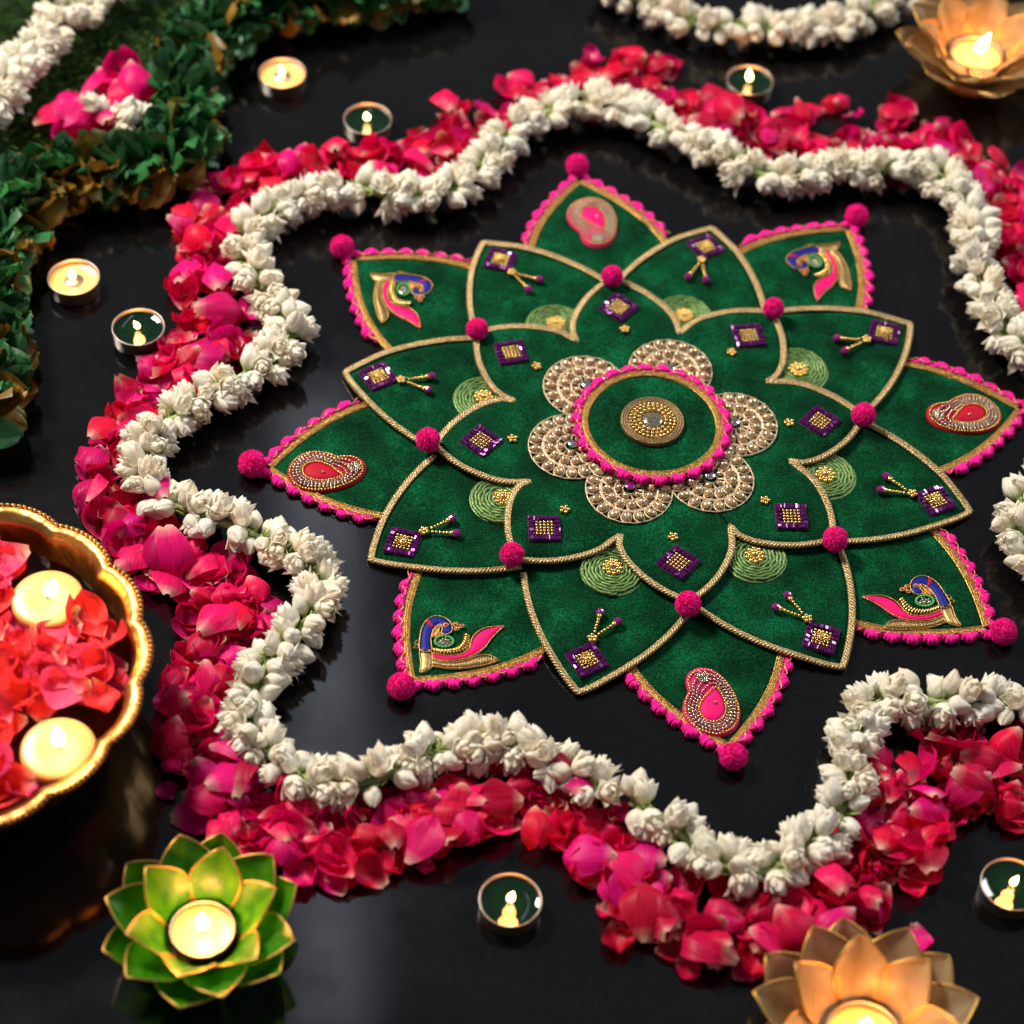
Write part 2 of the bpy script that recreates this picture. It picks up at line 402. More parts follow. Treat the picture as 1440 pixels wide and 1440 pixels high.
def tuft_mesh(seed):
    g = random.Random(seed); b = MB()
    for i in range(5):
        x = (i-2)*0.00185+g.uniform(-.0002, .0002); L = 0.0012+0.0034*math.cos((i-2)*0.62)+g.uniform(-.0003, .0004); zj = g.uniform(-.0003, .0005)
        pts = [Vector((x*(0.75+0.35*t), 0.0012-L*math.sin(t*math.pi*0.55), 0.0026+zj+0.0010*math.sin(t*math.pi)-0.0010*t)) for t in [k/6 for k in range(7)]]
        b.tube(pts, lambda t: 0.0009+0.0006*math.sin(math.pi*min(1, t*0.9+0.1)), 7)
        b.ball(pts[-1], 0.00125, 7, 5)
    return b.mesh('tuft', M_PINK)
TUFTS = [tuft_mesh(s) for s in (5, 6, 7)]

def ribbon_beads(path, zf, offs, r, step, matl, name, zadd=0.0):
    b = MB(); pts = resample(path, step); N = len(pts)
    for i, p in enumerate(pts):
        t = (pts[min(i+1, N-1)]-pts[max(0, i-1)]).normalized(); sd = Vector((-t.y, t.x, 0))
        for j, o in enumerate(offs):
            q = p+sd*o+t*(step*0.5 if j % 2 else 0)
            b.ball((q.x, q.y, zf(q.x, q.y)+zadd), r, 5, 3, 0.8, (t*r*1.25, sd*r, Vector((0, 0, r*0.8))))
    return b.mesh(name, matl)

def half_profile(P, n=8):
    return [(v.x, v.y) for v in catmull([Vector((a, c, 0)) for a, c in P], n)]

# outer petal, local x = along the petal from the mandala centre (offset U0)
U0 = 0.19
OP = [(0.274, 0.0015), (0.262, 0.0145), (0.247, 0.0285), (0.230, 0.0410), (0.212, 0.0505), (0.195, 0.0565), (0.170, 0.0615), (0.140, 0.060), (0.118, 0.050)]
hp = half_profile(OP, 7)
out_line = [(u-U0, v) for u, v in hp]+[(u-U0, -v) for u, v in hp[::-1]]
ZOUT = lambda x, y: 0.0030
outer_me = [slab(out_line, (0.0, 0.0), 0.0003, 0.0027, seed=s*5.3).mesh('velvet', M_VELVET) for s in range(4)]
side = {s: [Vector((u-U0, s*v, 0)) for u, v in hp if u > 0.186] for s in (1, -1)}
def under_mid(p, m=0.001):
    for q in (1, -1):
        a = q*math.pi/8; x, y = p.x+U0, p.y; u = x*math.cos(a)+y*math.sin(a); v = abs(-x*math.sin(a)+y*math.cos(a))
        if u < 0.226 and v < np.interp(u, [z[0] for z in MPROF[::-1]], [z[1] for z in MPROF[::-1]])-m: return True
    return False
trim_me = {}
for s in (1, -1):
    inset = [Vector((p.x-0.0018, p.y*0.955, 0)) for p in side[s]]
    bb = MB()
    rp = resample(inset, 0.002); N_ = len(rp); A_ = []; B_ = []
    for i, p in enumerate(rp):
        t = (rp[min(i+1, N_-1)]-rp[max(0, i-1)]).normalized(); sd = Vector((-t.y, t.x, 0))
        A_.append((p+sd*0.0027)[:2]); B_.append((p-sd*0.0027)[:2])
    bb.strip_puff(A_, B_, 0.0030, 0.0007)
    trim_me[s] = (bb.mesh('gold_ribbon', M_TRIM), ribbon_beads(inset, lambda x, y: 0.0037, (-0.0020, -0.0007, 0.0007, 0.0020), 0.00062, 0.0014, M_TRIM, 'ribbon_beads'))
    # wavy gold thread through the tufts
    wv = resample([Vector((p.x+0.0008, p.y*1.02+s*0.0012, 0)) for p in side[s]], 0.0011); wp = []
    for i, p in enumerate(wv):
        if under_mid(p, -0.001): continue
        t = (wv[min(i+1, len(wv)-1)]-wv[max(0, i-1)]).normalized(); sd = Vector((-t.y, t.x, 0))
        wp.append(p+sd*0.0016*math.sin(i*2*math.pi*0.0011/0.0125)+Vector((0, 0, 0.0050)))
    pc = [Vector((p.x+0.0004, p.y*1.01+s*0.0008, 0.0030)) for p in resample(side[s], 0.003) if not under_mid(p, -0.002)]
    pb_ = MB(); pb_.tube(pc, 0.0015, 6); trim_me[s] += (pb_.mesh('pink_cord', M_PINK),)
    bb = MB(); bb.tube(wp, 0.00045, 5); trim_me[s] += (bb.mesh('gold_thread', M_TRIM),)

def loc_from_px(pts, ang, z, ox, oy, k):
    out = []
    for X, Y in pts:
        p = px(ox+X/k, oy+Y/k, z); c, s_ = math.cos(ang), math.sin(ang)
        out.append((p.x*c+p.y*s_-U0, -p.x*s_+p.y*c))
    return out
def ang_of(p): q = px(p[0], p[1], 0.005); return math.atan2(q.y, q.x)

BLA = ang_of(OUT_TIP[5]); BTA = ang_of(OUT_TIP[4])
PK = {k: loc_from_px(v, BLA, 0.005, 560, 840, 4.235) for k, v in dict(
    neck=[(140, 300), (138, 235), (150, 170), (180, 122), (230, 97), (290, 110), (325, 145), (330, 185), (305, 205), (268, 203), (272, 170), (262, 146), (235, 160), (215, 190), (205, 240), (205, 306)],
    band=[(172, 130), (190, 115), (222, 160), (208, 172)],
    beak=[(264, 146), (240, 165), (222, 195), (215, 222), (250, 215), (282, 203), (250, 192)],
    foot=[(138, 302), (205, 308), (212, 360), (205, 405), (140, 434), (146, 380)],
    eye=[(293, 153)], gem=[(350, 150), (387, 160), (357, 177)], oval=[(283, 250), (345, 250), (283, 212)], loops=[(122, 250), (118, 275)]).items()}
def pkl(v): return loc_from_px(v, BLA, 0.005, 560, 840, 4.235)
PK_TAIL = (pkl([(215, 318), (300, 334), (380, 325), (432, 290), (452, 225), (505, 178), (570, 162), (642, 158)]), pkl([(215, 352), (300, 364), (385, 355), (462, 330), (520, 290), (565, 232), (600, 195), (642, 160)]))
PK_LOW = (pkl([(213, 352), (300, 374), (400, 364), (480, 335), (550, 330), (608, 360)]), pkl([(213, 395), (300, 407), (400, 407), (470, 397), (540, 385), (609, 362)]))
PK_WING = (pkl([(213, 285), (290, 296), (350, 284), (385, 250), (404, 193)]), pkl([(213, 318), (300, 328), (390, 312), (436, 285), (438, 225)]))
PAIS = [(585, 290), (575, 230), (600, 180), (660, 148), (740, 152), (820, 195), (890, 270), (940, 360), (965, 450), (955, 540), (910, 600), (830, 632), (750, 630), (660, 600), (590, 540), (555, 470), (560, 390), (590, 320)]
DROP = [(790, 285), (835, 340), (862, 410), (860, 480), (825, 530), (765, 545), (705, 525), (668, 475), (668, 420), (700, 365), (745, 320)]
def pal(v): return loc_from_px(v, BTA, 0.005, 860, 920, 5.333)
PAIS_L = [(v.x, v.y) for v in catmull([Vector((a, c, 0)) for a, c in pal(PAIS)], 5, True)]
DROP_L = [(v.x, v.y) for v in catmull([Vector((a, c, 0)) for a, c in pal(DROP)], 5, True)]
PEARL_L = pal([(785, 410)])[0]; CURL_L = pal([(690, 205)])[0]

def smooth_line(P, n=5, close=False): return [(v.x, v.y) for v in catmull([Vector((a, c, 0)) for a, c in P], n, close)]

def peacock_meshes(mir):
    """list of (part, mesh) of the embroidered bird; mir flips it across the petal axis"""
    f = (lambda P: [(a, -c) for a, c in P]) if mir else (lambda P: list(P)); Z = 0.0029; out = []
    def wire(b, P, close=True, r=0.00045): b.tube([Vector((x, y, Z+0.0016)) for x, y in P], r, 5, close)
    b = MB(); P = smooth_line(f(PK['neck']), 4, True)
    nk = f(PK['neck']); half = 8
    A = smooth_line(nk[:8], 5); B = smooth_line(nk[8:][::-1], 5)
    Bn = [(v.x, v.y) for v in resample([Vector((a, c, 0)) for a, c in B], 0.0008)]; An = [(v.x, v.y) for v in resample([Vector((a, c, 0)) for a, c in A], 0.0008)]
    def res(P, n):
        L = resample([Vector((a, c, 0)) for a, c in P], 0.0003); return [(L[int(i*(len(L)-1)/(n-1))].x, L[int(i*(len(L)-1)/(n-1))].y) for i in range(n)]
    b.strip_puff(res(A, 24), res(B, 24), Z, 0.0022); out.append(('neck', b.mesh('neck', M_BLUET)))
    w = MB(); wire(w, P)
    for key, m_ in (('beak', M_ORANGET), ('foot', M_DGOLD)):
        b = MB(); Q = f(PK[key]); b.puff(Q, Z, 0.0020); out.append((key, b.mesh(key, m_))); wire(w, smooth_line(Q, 3, True))
    b = MB(); b.puff(f(PK['band']), Z+0.0012, 0.0014); out.append(('neck_band', b.mesh('neck_band', M_CRIMT)))
    for key, (A, B), m_ in (('tail', PK_TAIL, M_PINKT), ('lower_tail', PK_LOW, M_DGOLD)):
        b = MB(); A1 = res(smooth_line(f(A)), 26); B1 = res(smooth_line(f(B)), 26); b.strip_puff(A1, B1, Z, 0.0022)
        if key == 'lower_tail':
            for i in range(1, 25): b.tube([Vector((A1[i][0]*(1-t)+B1[i][0]*t, A1[i][1]*(1-t)+B1[i][1]*t, Z+0.0023*math.sqrt(max(0, 1-(2*t-1)**2))+0.0001)) for t in (0.03, .2, .4, .6, .8, .97)], 0.0004, 4)
        out.append((key, b.mesh(key, m_))); wire(w, A1, False); wire(w, B1, False)
    A1 = res(smooth_line(f(PK_WING[0])), 17); B1 = res(smooth_line(f(PK_WING[1])), 17); b = MB()
    for i in range(16):
        b.tube([Vector((A1[i][0]*(1-t)+B1[min(16, i+1)][0]*t, A1[i][1]*(1-t)+B1[min(16, i+1)][1]*t, Z+0.0026*math.sqrt(max(0, 1-(2*t-1)**2)))) for t in (0.02, .2, .4, .6, .8, .98)], 0.00075, 5)
    out.append(('wing', b.mesh('wing', M_GOLD)))
    o = f(PK['oval']); c = Vector((*o[0], 0)); e1 = Vector((*o[1], 0))-c; e2 = Vector((*o[2], 0))-c
    b = MB()
    for i in range(18):
        a = 2*math.pi*i/18; q = c+e1*math.cos(a)*0.88+e2*math.sin(a)*0.85; b.ball((q.x, q.y, Z+0.0016), 0.0011, 6, 4)
    ov = b.mesh('green_beads', M_GREENB); out.append(('green_beads', ov))
    b = MB(); b.puff([tuple((c+e1*math.cos(k*.449)*0.72+e2*math.sin(k*.449)*0.72)[:2]) for k in range(14)], Z, 0.0012)
    for i in range(14):
        q = c+e1*math.cos(i*2.4)*0.6*math.sqrt(i/14)+e2*math.sin(i*2.4)*0.6*math.sqrt(i/14); b.ball((q.x, q.y, Z+0.0017), 0.0008, 5, 4)
    out.append(('crystal_cluster', b.mesh('crystal_cluster', M_SILVER)))
    b = MB()
    for q in f(PK['gem'])+f(PK['eye']):
        b.ball((q[0], q[1], Z+0.0022), 0.0013, 8, 5, 0.7); w.tube([Vector((q[0]+0.0016*math.cos(k*.524), q[1]+0.0016*math.sin(k*.524), Z+0.0022)) for k in range(12)], 0.0004, 4, True)
    out.append(('red_gems', b.mesh('red_gems', M_RUBY)))
    for q in f(PK['loops']): w.tube([Vector((q[0]+0.0018*math.cos(k*.524), q[1]+0.0013*math.sin(k*.524), Z+0.0008)) for k in range(12)], 0.00035, 4, True)
    out.append(('gold_outline', w.mesh('gold_outline', M_TRIM)))
    return out

def paisley_meshes(mir, red):
    f = (lambda P: [(a, -c) for a, c in P]) if mir else (lambda P: list(P)); Z = 0.0029
    O = f(PAIS_L); D = f(DROP_L); cx, cy = f([(sum(p[0] for p in DROP_L)/len(DROP_L), sum(p[1] for p in DROP_L)/len(DROP_L))])[0]; out = []
    thr = M_CRIMT if red else M_PINKT
    b = MB(); big = [(cx+(x-cx)*1.05, cy+(y-cy)*1.05) for x, y in O]; b.puff(big, Z, 0.0020, c=(cx, cy), edge=0.8); out.append(('felt_base', b.mesh('felt_base', thr)))
    n = len(O); Ov = [Vector((x, y, 0)) for x, y in O]
    Or = resample(Ov, 0.0003, True); Dr = resample([Vector((x, y, 0)) for x, y in D], 0.0003, True)
    def nearest(p): return min(Dr, key=lambda q: (q-p).length_squared)
    gold = MB(); sil = MB()
    for t, r, bld in ((0.05, 0.0010, gold), (0.31, 0.0012, sil), (0.56, 0.0012, sil), (0.78, 0.0010, sil)):
        ring = [p.lerp(nearest(p), t) for p in Or[::2]]
        for p in resample(ring, r*2.25, True): bld.ball((p.x, p.y, Z+0.0024+(0.0004 if bld is sil else 0)), r, 6, 4)
    for p in resample([Vector((x, y, 0)) for x, y in D], 0.0021, True): gold.ball((p.x, p.y, Z+0.0028), 0.0010, 6, 4)
    c = f([CURL_L])[0]
    for i in range(30):
        a = i*2.4; q = 0.0048*math.sqrt(i/30); sil.ball((c[0]+q*math.cos(a), c[1]+q*math.sin(a), Z+0.0028), 0.0009, 5, 4)
    out.append(('gold_beads', gold.mesh('gold_beads', M_GOLD))); out.append(('crystal_rows', sil.mesh('crystal_rows', M_SILVER)))
    b = MB(); b.puff(D, Z+0.001, 0.0030, c=(cx, cy)); out.append(('drop', b.mesh('drop', thr)))
    b = MB(); q = f([PEARL_L])[0]; b.ball((q[0], q[1], Z+0.0044), 0.0012, 8, 6); out.append(('pearl', b.mesh('pearl', M_SILVER)))
    return out
PEA = {m: peacock_meshes(m) for m in (False, True)}
PAI = {(m, r): paisley_meshes(m, r) for m, r in ((True, False), (True, True), (False, True), (False, False))}
EMB = [('paisley', True, False), ('peacock', True, 0), ('paisley', True, True), ('peacock', True, 0), ('paisley', False, False), ('peacock', False, 0), ('paisley', False, True), ('peacock', False, 0)]
EMB_SHIFT = [(.0100, -.0120), (-.0045, -.0105), (-.006, -.0095), (-.0115, -.004), (0, 0), (0, 0), (.007, -.0125), (.0085, -.0105)]
WHERE = ['pointing at the jasmine crest', 'pointing towards the amber lotus lamp and green tealight', 'crimson drop, away from the brass bowl', 'above the jasmine strand by the amber lotus lamp', 'pink drop, nearest the lone tealight', 'nearest the green lotus lamp', 'crimson drop, facing the brass bowl', 'nearest the leaf garland']
def small_tufts(parent, s, g, zt=0.0):
    P = resample([Vector((p.x, p.y, 0)) for p in side[s]], 0.0134); N = len(P)
    for i in range(N):
        if under_mid(P[i], -0.0030): continue
        t = (P[min(i+1, N-1)]-P[max(0, i-1)]).normalized(); a = math.atan2(t.y, t.x)
        nrm = Vector((-t.y, t.x, 0)); nrm = nrm if nrm.y*s > 0 else -nrm
        rot = math.atan2(nrm.y, nrm.x)+math.pi/2
        o = obj('tuft', TUFTS[g.randrange(3)], parent, P[i]+nrm*0.0020+Vector((0, 0, 0.0002)), (0, 0, rot+g.uniform(-.14, .14)), 1.16+g.uniform(-.1, .12))
for k in range(8):
    tip = OUT_TIP[k]; a = ang_of(tip) if tip else PH-k*math.pi/4; rr = px(tip[0], tip[1], 0.006).length if tip else 0.286
    dr = rr-0.284
    kind, mir, red = EMB[k]
    lab = ('green velvet outer petal with blue-necked peacock, ' if kind == 'peacock' else 'green velvet outer petal with beaded paisley, ')+WHERE[k]
    e = empty('velvet_petal', ((U0+dr)*math.cos(a), (U0+dr)*math.sin(a), 0), a, lab, 'velvet petal', 'outer petals of the velvet rangoli')
    obj('velvet', outer_me[k % 4], e)
    for s in (1, -1):
        gr = obj('gold_ribbon', trim_me[s][0], e)
        obj('ribbon_beads', trim_me[s][1], gr, kind='stuff'); obj('pink_cord', trim_me[s][2], e); obj('gold_thread', trim_me[s][3], gr)
        small_tufts(e, s, random.Random(k*2+s))
    obj('pompom', POMS[k % 3], e, (0.2845-U0, 0, 0.0088), (k, k*2, k), 1.08 if k not in (6,) else 1.15)
    sx_, sy_ = EMB_SHIFT[k]; eloc = (sx_*math.cos(a)+sy_*math.sin(a), -sx_*math.sin(a)+sy_*math.cos(a), 0)
    parts = PEA[mir] if kind == 'peacock' else PAI[(mir, bool(red))]
    base = None
    for nm, me in parts:
        if base is None:
            base = obj(kind+'_patch' if kind == 'paisley' else 'peacock', me, e, eloc); base['label'] = 'embroidered '+kind+' patch'
        else: obj(nm, me, base, kind='stuff' if 'beads' in nm or nm in ('crystal_rows', 'crystal_cluster', 'red_gems') else None)

# --- middle petals
MIN_ = [(0.132, 0.0545), (0.112, 0.044), (0.092, 0.030), (0.082, 0.012)]
U1 = 0.165
mh = half_profile(MPROF, 7)
mid_line = [(u-U1, v) for u, v in mh]+[(u-U1, v) for u, v in MIN_]; mid_line += [(u, -v) for u, v in mid_line[::-1]]
def ZMID(x, y):
    u = x+U1; t = min(1, max(0, (0.232-u)/0.028)); return 0.0003+0.0031*t*t*(3-2*t)
MT = 0.0022
mid_me = [slab(mid_line, (0, 0), 0, MT, ZMID, seed=20+s*3.7).mesh('velvet', M_VELVET) for s in range(4)]
cordp = [Vector((u-U1, v, 0)) for u, v in mh[::-1]]+[Vector((u-U1, -v, 0)) for u, v in mh]
cord_me = braid(cordp, lambda x, y: ZMID(x, y)+MT+0.0009).mesh('gold_cord', M_CORD)

def patch_meshes(rosette):
    """square patch, diagonal on x: purple tiles round rows of gold beads"""
    pu = MB(); go = MB(); nb = 5; p = 0.0026; a = math.pi/4
    def rot(x, y): return ((x-y)*math.cos(a), (x+y)*math.sin(a))
    for i in range(nb):
        for j in range(nb):
            x, y = rot((i-2)*p, (j-2)*p); go.ball((x, y, 0.0011), 0.00112, 7, 5)
    g = random.Random(3 if rosette else 4); q = 0.0036
    for s in range(4):
        for i in range(6):
            for row in (0,):
                x0 = -3*q+i*q+0.0018-0.0018; y0 = -(2.5*p+0.0024)
                x, y = x0+0.0018, y0
                for _ in range(s): x, y = -y, x
                X, Y = rot(x, y); pu.box((X, Y, 0.0011+g.uniform(-.0002, .0003)), 0.00148, 0.0019, 0.0011, a+g.uniform(-.12, .12)+s*math.pi/2, 0.35, g.uniform(-.3, .3), g.uniform(-.3, .3))
    if rosette:
        for rr_, n_, z_ in ((0.0042, 14, .0021), (0.0026, 9, .0027)):
            for i in range(n_): go.ball((rr_*math.cos(6.283*i/n_), rr_*math.sin(6.283*i/n_), z_), 0.0008, 6, 4)
        go.lathe([(0.0024, 0.0022), (0.0020, 0.0032), (0.0012, 0.0036), (0.0007, 0.0030), (0.0, 0.0031)], 14)
        go.ball((0, 0, 0.0034), 0.0010, 8, 5)
    return pu.mesh('purple_tiles', M_PURPLE, smooth=False), go.mesh('gold_beads', M_GOLD)
PATCH = {r: patch_meshes(r) for r in (False, True)}
def patch_base():
    b = MB(); h = 0.0163; b.box((0, 0, 0.0002), 0.0112, 0.0112, 0.0003, math.pi/4); return b.mesh('patch_backing', simple('purple_backing', (0.05, 0.004, 0.05), 0.8))
PBASE = patch_base()
def gold_flower(r, n):
    b = MB()
    for i in range(n): b.ball((r*math.cos(6.283*i/n), r*math.sin(6.283*i/n), 0.0011), r*math.sin(math.pi/n)*1.0, 8, 6)
    b.ball((0, 0, 0.0016), r*0.55, 8, 6)
    if n > 7:
        for i in range(n): b.ball((r*.62*math.cos(6.283*(i+.5)/n), r*.62*math.sin(6.283*(i+.5)/n), 0.0017), r*0.24, 6, 5)
    return b.mesh('gold_flower', M_GOLD)
GF_S = gold_flower(0.0026, 5); GF_L = gold_flower(0.0058, 10)
def dangle():
    g = MB(); c = MB()
    for s in (1, -1):
        A = Vector((-0.002, s*0.001, 0.0022)); B = Vector((-0.0195, s*0.0068, 0.0030)); d = (B-A).normalized()
        for t in (0.12, 0.26, 0.40, 0.53, 0.66): q = A.lerp(B, t); g.ball(q, 0.00125 if t < .6 else 0.0014, 7, 5)
        q = A.lerp(B, 0.78); up = Vector((0, 0, 1)); sd = d.cross(up)
        pts = [A.lerp(B, t) for t in (0.70, 0.78, 0.88)]; g.tube(pts, lambda t: 0.0009+0.0015*t, 8)
        c.ball(B, 0.0033, 7, 5, 1.0, (d*0.0036, sd*0.0031, up*0.0031))
    for i in range(5): g.ball((0.0015+0.0024*math.cos(1.2566*i), 0.0024*math.sin(1.2566*i), 0.0026), 0.0016, 7, 5)
    g.ball((0.0015, 0, 0.0032), 0.0014, 7, 5)
    return g.mesh('dangle_beads', M_GOLD), c.mesh('purple_crystals', M_PCRYS, smooth=False)
DANG = dangle()
def coil():
    b = MB(); pts = []; turns = 8; R0 = 0.0215
    n = turns*40
    for i in range(n+1):
        a = 2*math.pi*turns*i/n; r = R0*(0.10+0.9*i/n); pts.append(Vector((r*math.cos(a), r*math.sin(a), 0.0012)))
    for q in (0, 1):
        P = []
        for i, p in enumerate(pts):
            rad = Vector((p.x, p.y, 0)).normalized(); ph = p.length*0; s_ = i*0.55*max(.3, p.xy.length/R0)+q*math.pi
            P.append(p+rad*0.0004*math.sin(s_*2.2)+Vector((0, 0, 0.00045*math.cos(s_*2.2))))
        b.tube(P, 0.0012, 5)
    b.lathe([(R0+.0008, 0), (R0, 0.0006), (0.0001, 0.0006)], 32)
    return b.mesh('coil', M_GREENT)
COIL = coil()
def short(k): return {0: 'the paisley petal under the jasmine crest', 1: 'the peacock petal facing the amber lamp', 2: 'the crimson paisley petal away from the bowl', 3: 'the peacock petal beside the jasmine strand end', 4: 'the pink paisley petal nearest the lone tealight', 5: 'the peacock petal nearest the green lotus', 6: 'the crimson paisley petal facing the bowl', 7: 'the peacock petal nearest the leaf garland'}[k]
for k in range(8):
    tip = MID_TIP[k]; a = ang_of(tip); dr = px(tip[0], tip[1], 0.004).length-0.2335
    k2 = (k+1) % 8; pk = k if EMB[k][0] == 'peacock' else k2; pa = k2 if pk == k else k
    lab = 'gold-corded velvet petal between '+short(pk).replace('the ', '', 1)+' and '+{0: 'crest paisley', 2: 'far crimson paisley', 4: 'pink paisley', 6: 'bowl-side crimson paisley'}[pa]
    dr *= 0.6
    e = empty('corded_petal', ((U1+dr)*math.cos(a), (U1+dr)*math.sin(a), 0), a, lab, 'velvet petal', 'middle petals of the velvet rangoli')
    obj('velvet', mid_me[k % 4], e); obj('gold_cord', cord_me, e)
    z = 0.0034+MT
    zz = ZMID(0.207-U1, 0)+MT
    pb = obj('bead_patch', PBASE, e, (0.2065-U1, 0, zz+0.0003), (0, 0.03, rng.uniform(-.06, .06)))
    obj('purple_tiles', PATCH[True][0], pb, kind='stuff'); obj('gold_beads', PATCH[True][1], pb, kind='stuff')
    dg = obj('bead_dangle', DANG[0], e, (0.188-U1, 0, z+0.0002), (0, 0, rng.uniform(-.35, .35))); obj('purple_crystals', DANG[1], dg)
    cl = obj('coiled_disc', COIL, e, (0.1275-U1, rng.uniform(-.001, .001), z+0.0002), (0, 0, rng.uniform(0, 6)))
    obj('gold_flower', GF_L, cl, (rng.uniform(-.002, .002), 0, 0.0012))

# --- inner eight-pointed star
ZST = 0.0034+MT+0.0030
SP = [(0.1545, 0.0006), (0.148, 0.0105), (0.138, 0.0215), (0.126, 0.0305), (0.114, 0.0368), (0.103, 0.0392), (0.0945, 0.0385)]
sh = half_profile(SP, 5); star = []
INNER = [(861, 387), (1088, 432), (1215, 582), (1175, 757), (968, 848), (720, 778), (602, 617), (671, 461)]
for k in range(8):
    a = PH-k*math.pi/4; q = px(*INNER[k], 0.016); a = a+0.6*((math.atan2(q.y, q.x)-a+math.pi) % (2*math.pi)-math.pi)
    for u, v in sh[::-1][4:]: star.append((u*math.cos(a)-v*math.sin(a), u*math.sin(a)+v*math.cos(a)))
    for u, v in sh[1:-4]: star.append((u*math.cos(a)+v*math.sin(a), u*math.sin(a)-v*math.cos(a)))
    a2 = PH-(k+.5)*math.pi/4; star.append((0.101*math.cos(a2), 0.101*math.sin(a2)))
def ZS(x, y): return 0.0
st = empty('velvet_star', (0, 0, 0), 0, 'eight-pointed green velvet star with gold cord edge and pink pom-poms at its points', 'velvet mat')
obj('velvet', slab(star, (0, 0), ZST, 0.0022, seed=77, rings=14).mesh('velvet', M_VELVET), st)
# soft spacer layer hidden below the star, so that it lies on the petals
b = MB(); b.lathe([(0.080, 0.0002), (0.080, ZST), (0.0, ZST)], 48); obj('backing', b.mesh('backing', simple('backing_felt', (0.01, 0.05, 0.02), 0.9)), st)
obj('gold_cord', braid([Vector((x, y, 0)) for x, y in star], lambda x, y: ZST+0.0018, close=True).mesh('gold_cord', M_CORD), st)
ZT = ZST+0.0023
for k in range(8):
    a = PH-k*math.pi/4; q = px(*INNER[k], ZT+0.007); a = math.atan2(q.y, q.x)
    obj('pompom', POMS[(k+1) % 3], st, (q.x, q.y, ZT+0.0060), (k*1.3, k, 0), 0.98+rng.uniform(-.05, .07))
    r_ = 0.1225
    pb = obj('bead_patch', PBASE, st, (r_*math.cos(a), r_*math.sin(a), ZT+0.0003), (0, 0, a+rng.uniform(-.08, .08)))
    obj('purple_tiles', PATCH[False][0], pb, kind='stuff'); obj('gold_beads', PATCH[False][1], pb, kind='stuff')
    obj('gold_flower', GF_S, st, (0.1*math.cos(a), 0.1*math.sin(a), ZT), (0, 0, rng.uniform(0, 6)))

# --- crochet rosettes and centre disc
def drop_bead():
    b = MB(); b.ball((0, 0, 0), 0.0027, 8, 6, 1, (Vector((0.0038, 0, 0)), Vector((0, 0.0027, 0)), Vector((0, 0, 0.0022)))); return b.mesh('bead', M_AMBER)
def loop_mesh():
    b = MB(); b.tube([Vector((0.0046*math.cos(k*.449), 0.0033*math.sin(k*.449), -0.0006)) for k in range(14)], 0.0006, 5, True); return b
DROPB = drop_bead()
b = MB(); b.ball((0, 0, 0), 0.0028, 9, 7); PEARLB = b.mesh('bead', M_AMBER)
def lace():
    b = MB(); R_ = 0.0255
    for n, rr_, sx in ((18, R_, 1.0), (12, R_*0.60, 0.85)):
        for i in range(n):
            a = 6.283*i/n; c, s = math.cos(a), math.sin(a); P = []
            for k in range(14):
                x, y = 0.0049*sx*math.cos(k*.449), 0.0036*sx*math.sin(k*.449); P.append(Vector((rr_*c+x*c-y*s, rr_*s+x*s+y*c, 0.0012)))
            b.tube(P, 0.0007, 5, True)
    for rr_, r2 in ((0.0305*0.995, 0.0005), (R_*0.80, 0.0009), (R_*0.76, 0.0007), (R_*0.40, 0.0008), (0.0045, 0.0008)):
        n = 60
        b.tube([Vector((rr_*math.cos(6.283*k/n), rr_*math.sin(6.283*k/n), 0.0012+0.0004*math.sin(k*2.0))) for k in range(n)], r2, 5, True)
    for i in range(30):
        a = 6.283*i/30; q = (a+0.25*(1 if i % 2 else -1)); b.tube([Vector((0.0045*math.cos(a), 0.0045*math.sin(a), 0.001)), Vector((R_*.78*math.cos(q), R_*.78*math.sin(q), 0.001))], 0.0005, 4)
    return b.mesh('lace', M_BRONZE)
LACE = lace()
def disc_small(r, m):
    b = MB(); b.lathe([(r, 0), (r, 0.0006), (r*0.92, 0.0009), (0.0, 0.0009)], 20); return b.mesh('mirror', m)
MIR = [disc_small(0.0036, M_MIRROR), disc_small(0.0036, M_PCRYS), disc_small(0.0036, M_MIRROR)]
RPX = [(790, 632), (882, 697), (1003, 678), (1042, 598), (943, 520), (822, 545)]
RL = ['with bright mirror, brass bowl side', 'with a pink sequin, facing the pink paisley drop', 'facing the peacock petal by the jasmine strand', 'on the side away from the brass bowl', 'facing the jasmine crest and its paisley', 'facing the peacock nearest the leaf garland']
for k, p in enumerate(RPX):
    q = px(*p, ZT); a = math.atan2(q.y, q.x); r_ = 0.0605
    e = empty('crochet_rosette', (r_*math.cos(a), r_*math.sin(a), ZT), a+rng.uniform(-.2, .2), 'amber-beaded crochet rosette under the disc, '+RL[k], 'rosette', 'crochet rosettes round the centre disc')
    obj('lace', LACE, e)
    for i in range(18):
        an = 6.283*i/18; obj('bead', DROPB, e, (0.0255*math.cos(an), 0.0255*math.sin(an), 0.0024+rng.uniform(-.0003, .0004)), (rng.uniform(-.3, .3), rng.uniform(-.2, .2), an), 1.16)
    for i in range(12):
        an = 6.283*i/12; obj('bead', PEARLB, e, (0.0153*math.cos(an), 0.0153*math.sin(an), 0.0026), None, 1.12)
    for i in range(5):
        an = 6.283*i/5; obj('bead', PEARLB, e, (0.0075*math.cos(an), 0.0075*math.sin(an), 0.0022), None, 0.8)
    obj('mirror', MIR[k % 3 if k < 2 else 2], e, (-0.001, 0, 0.0042))

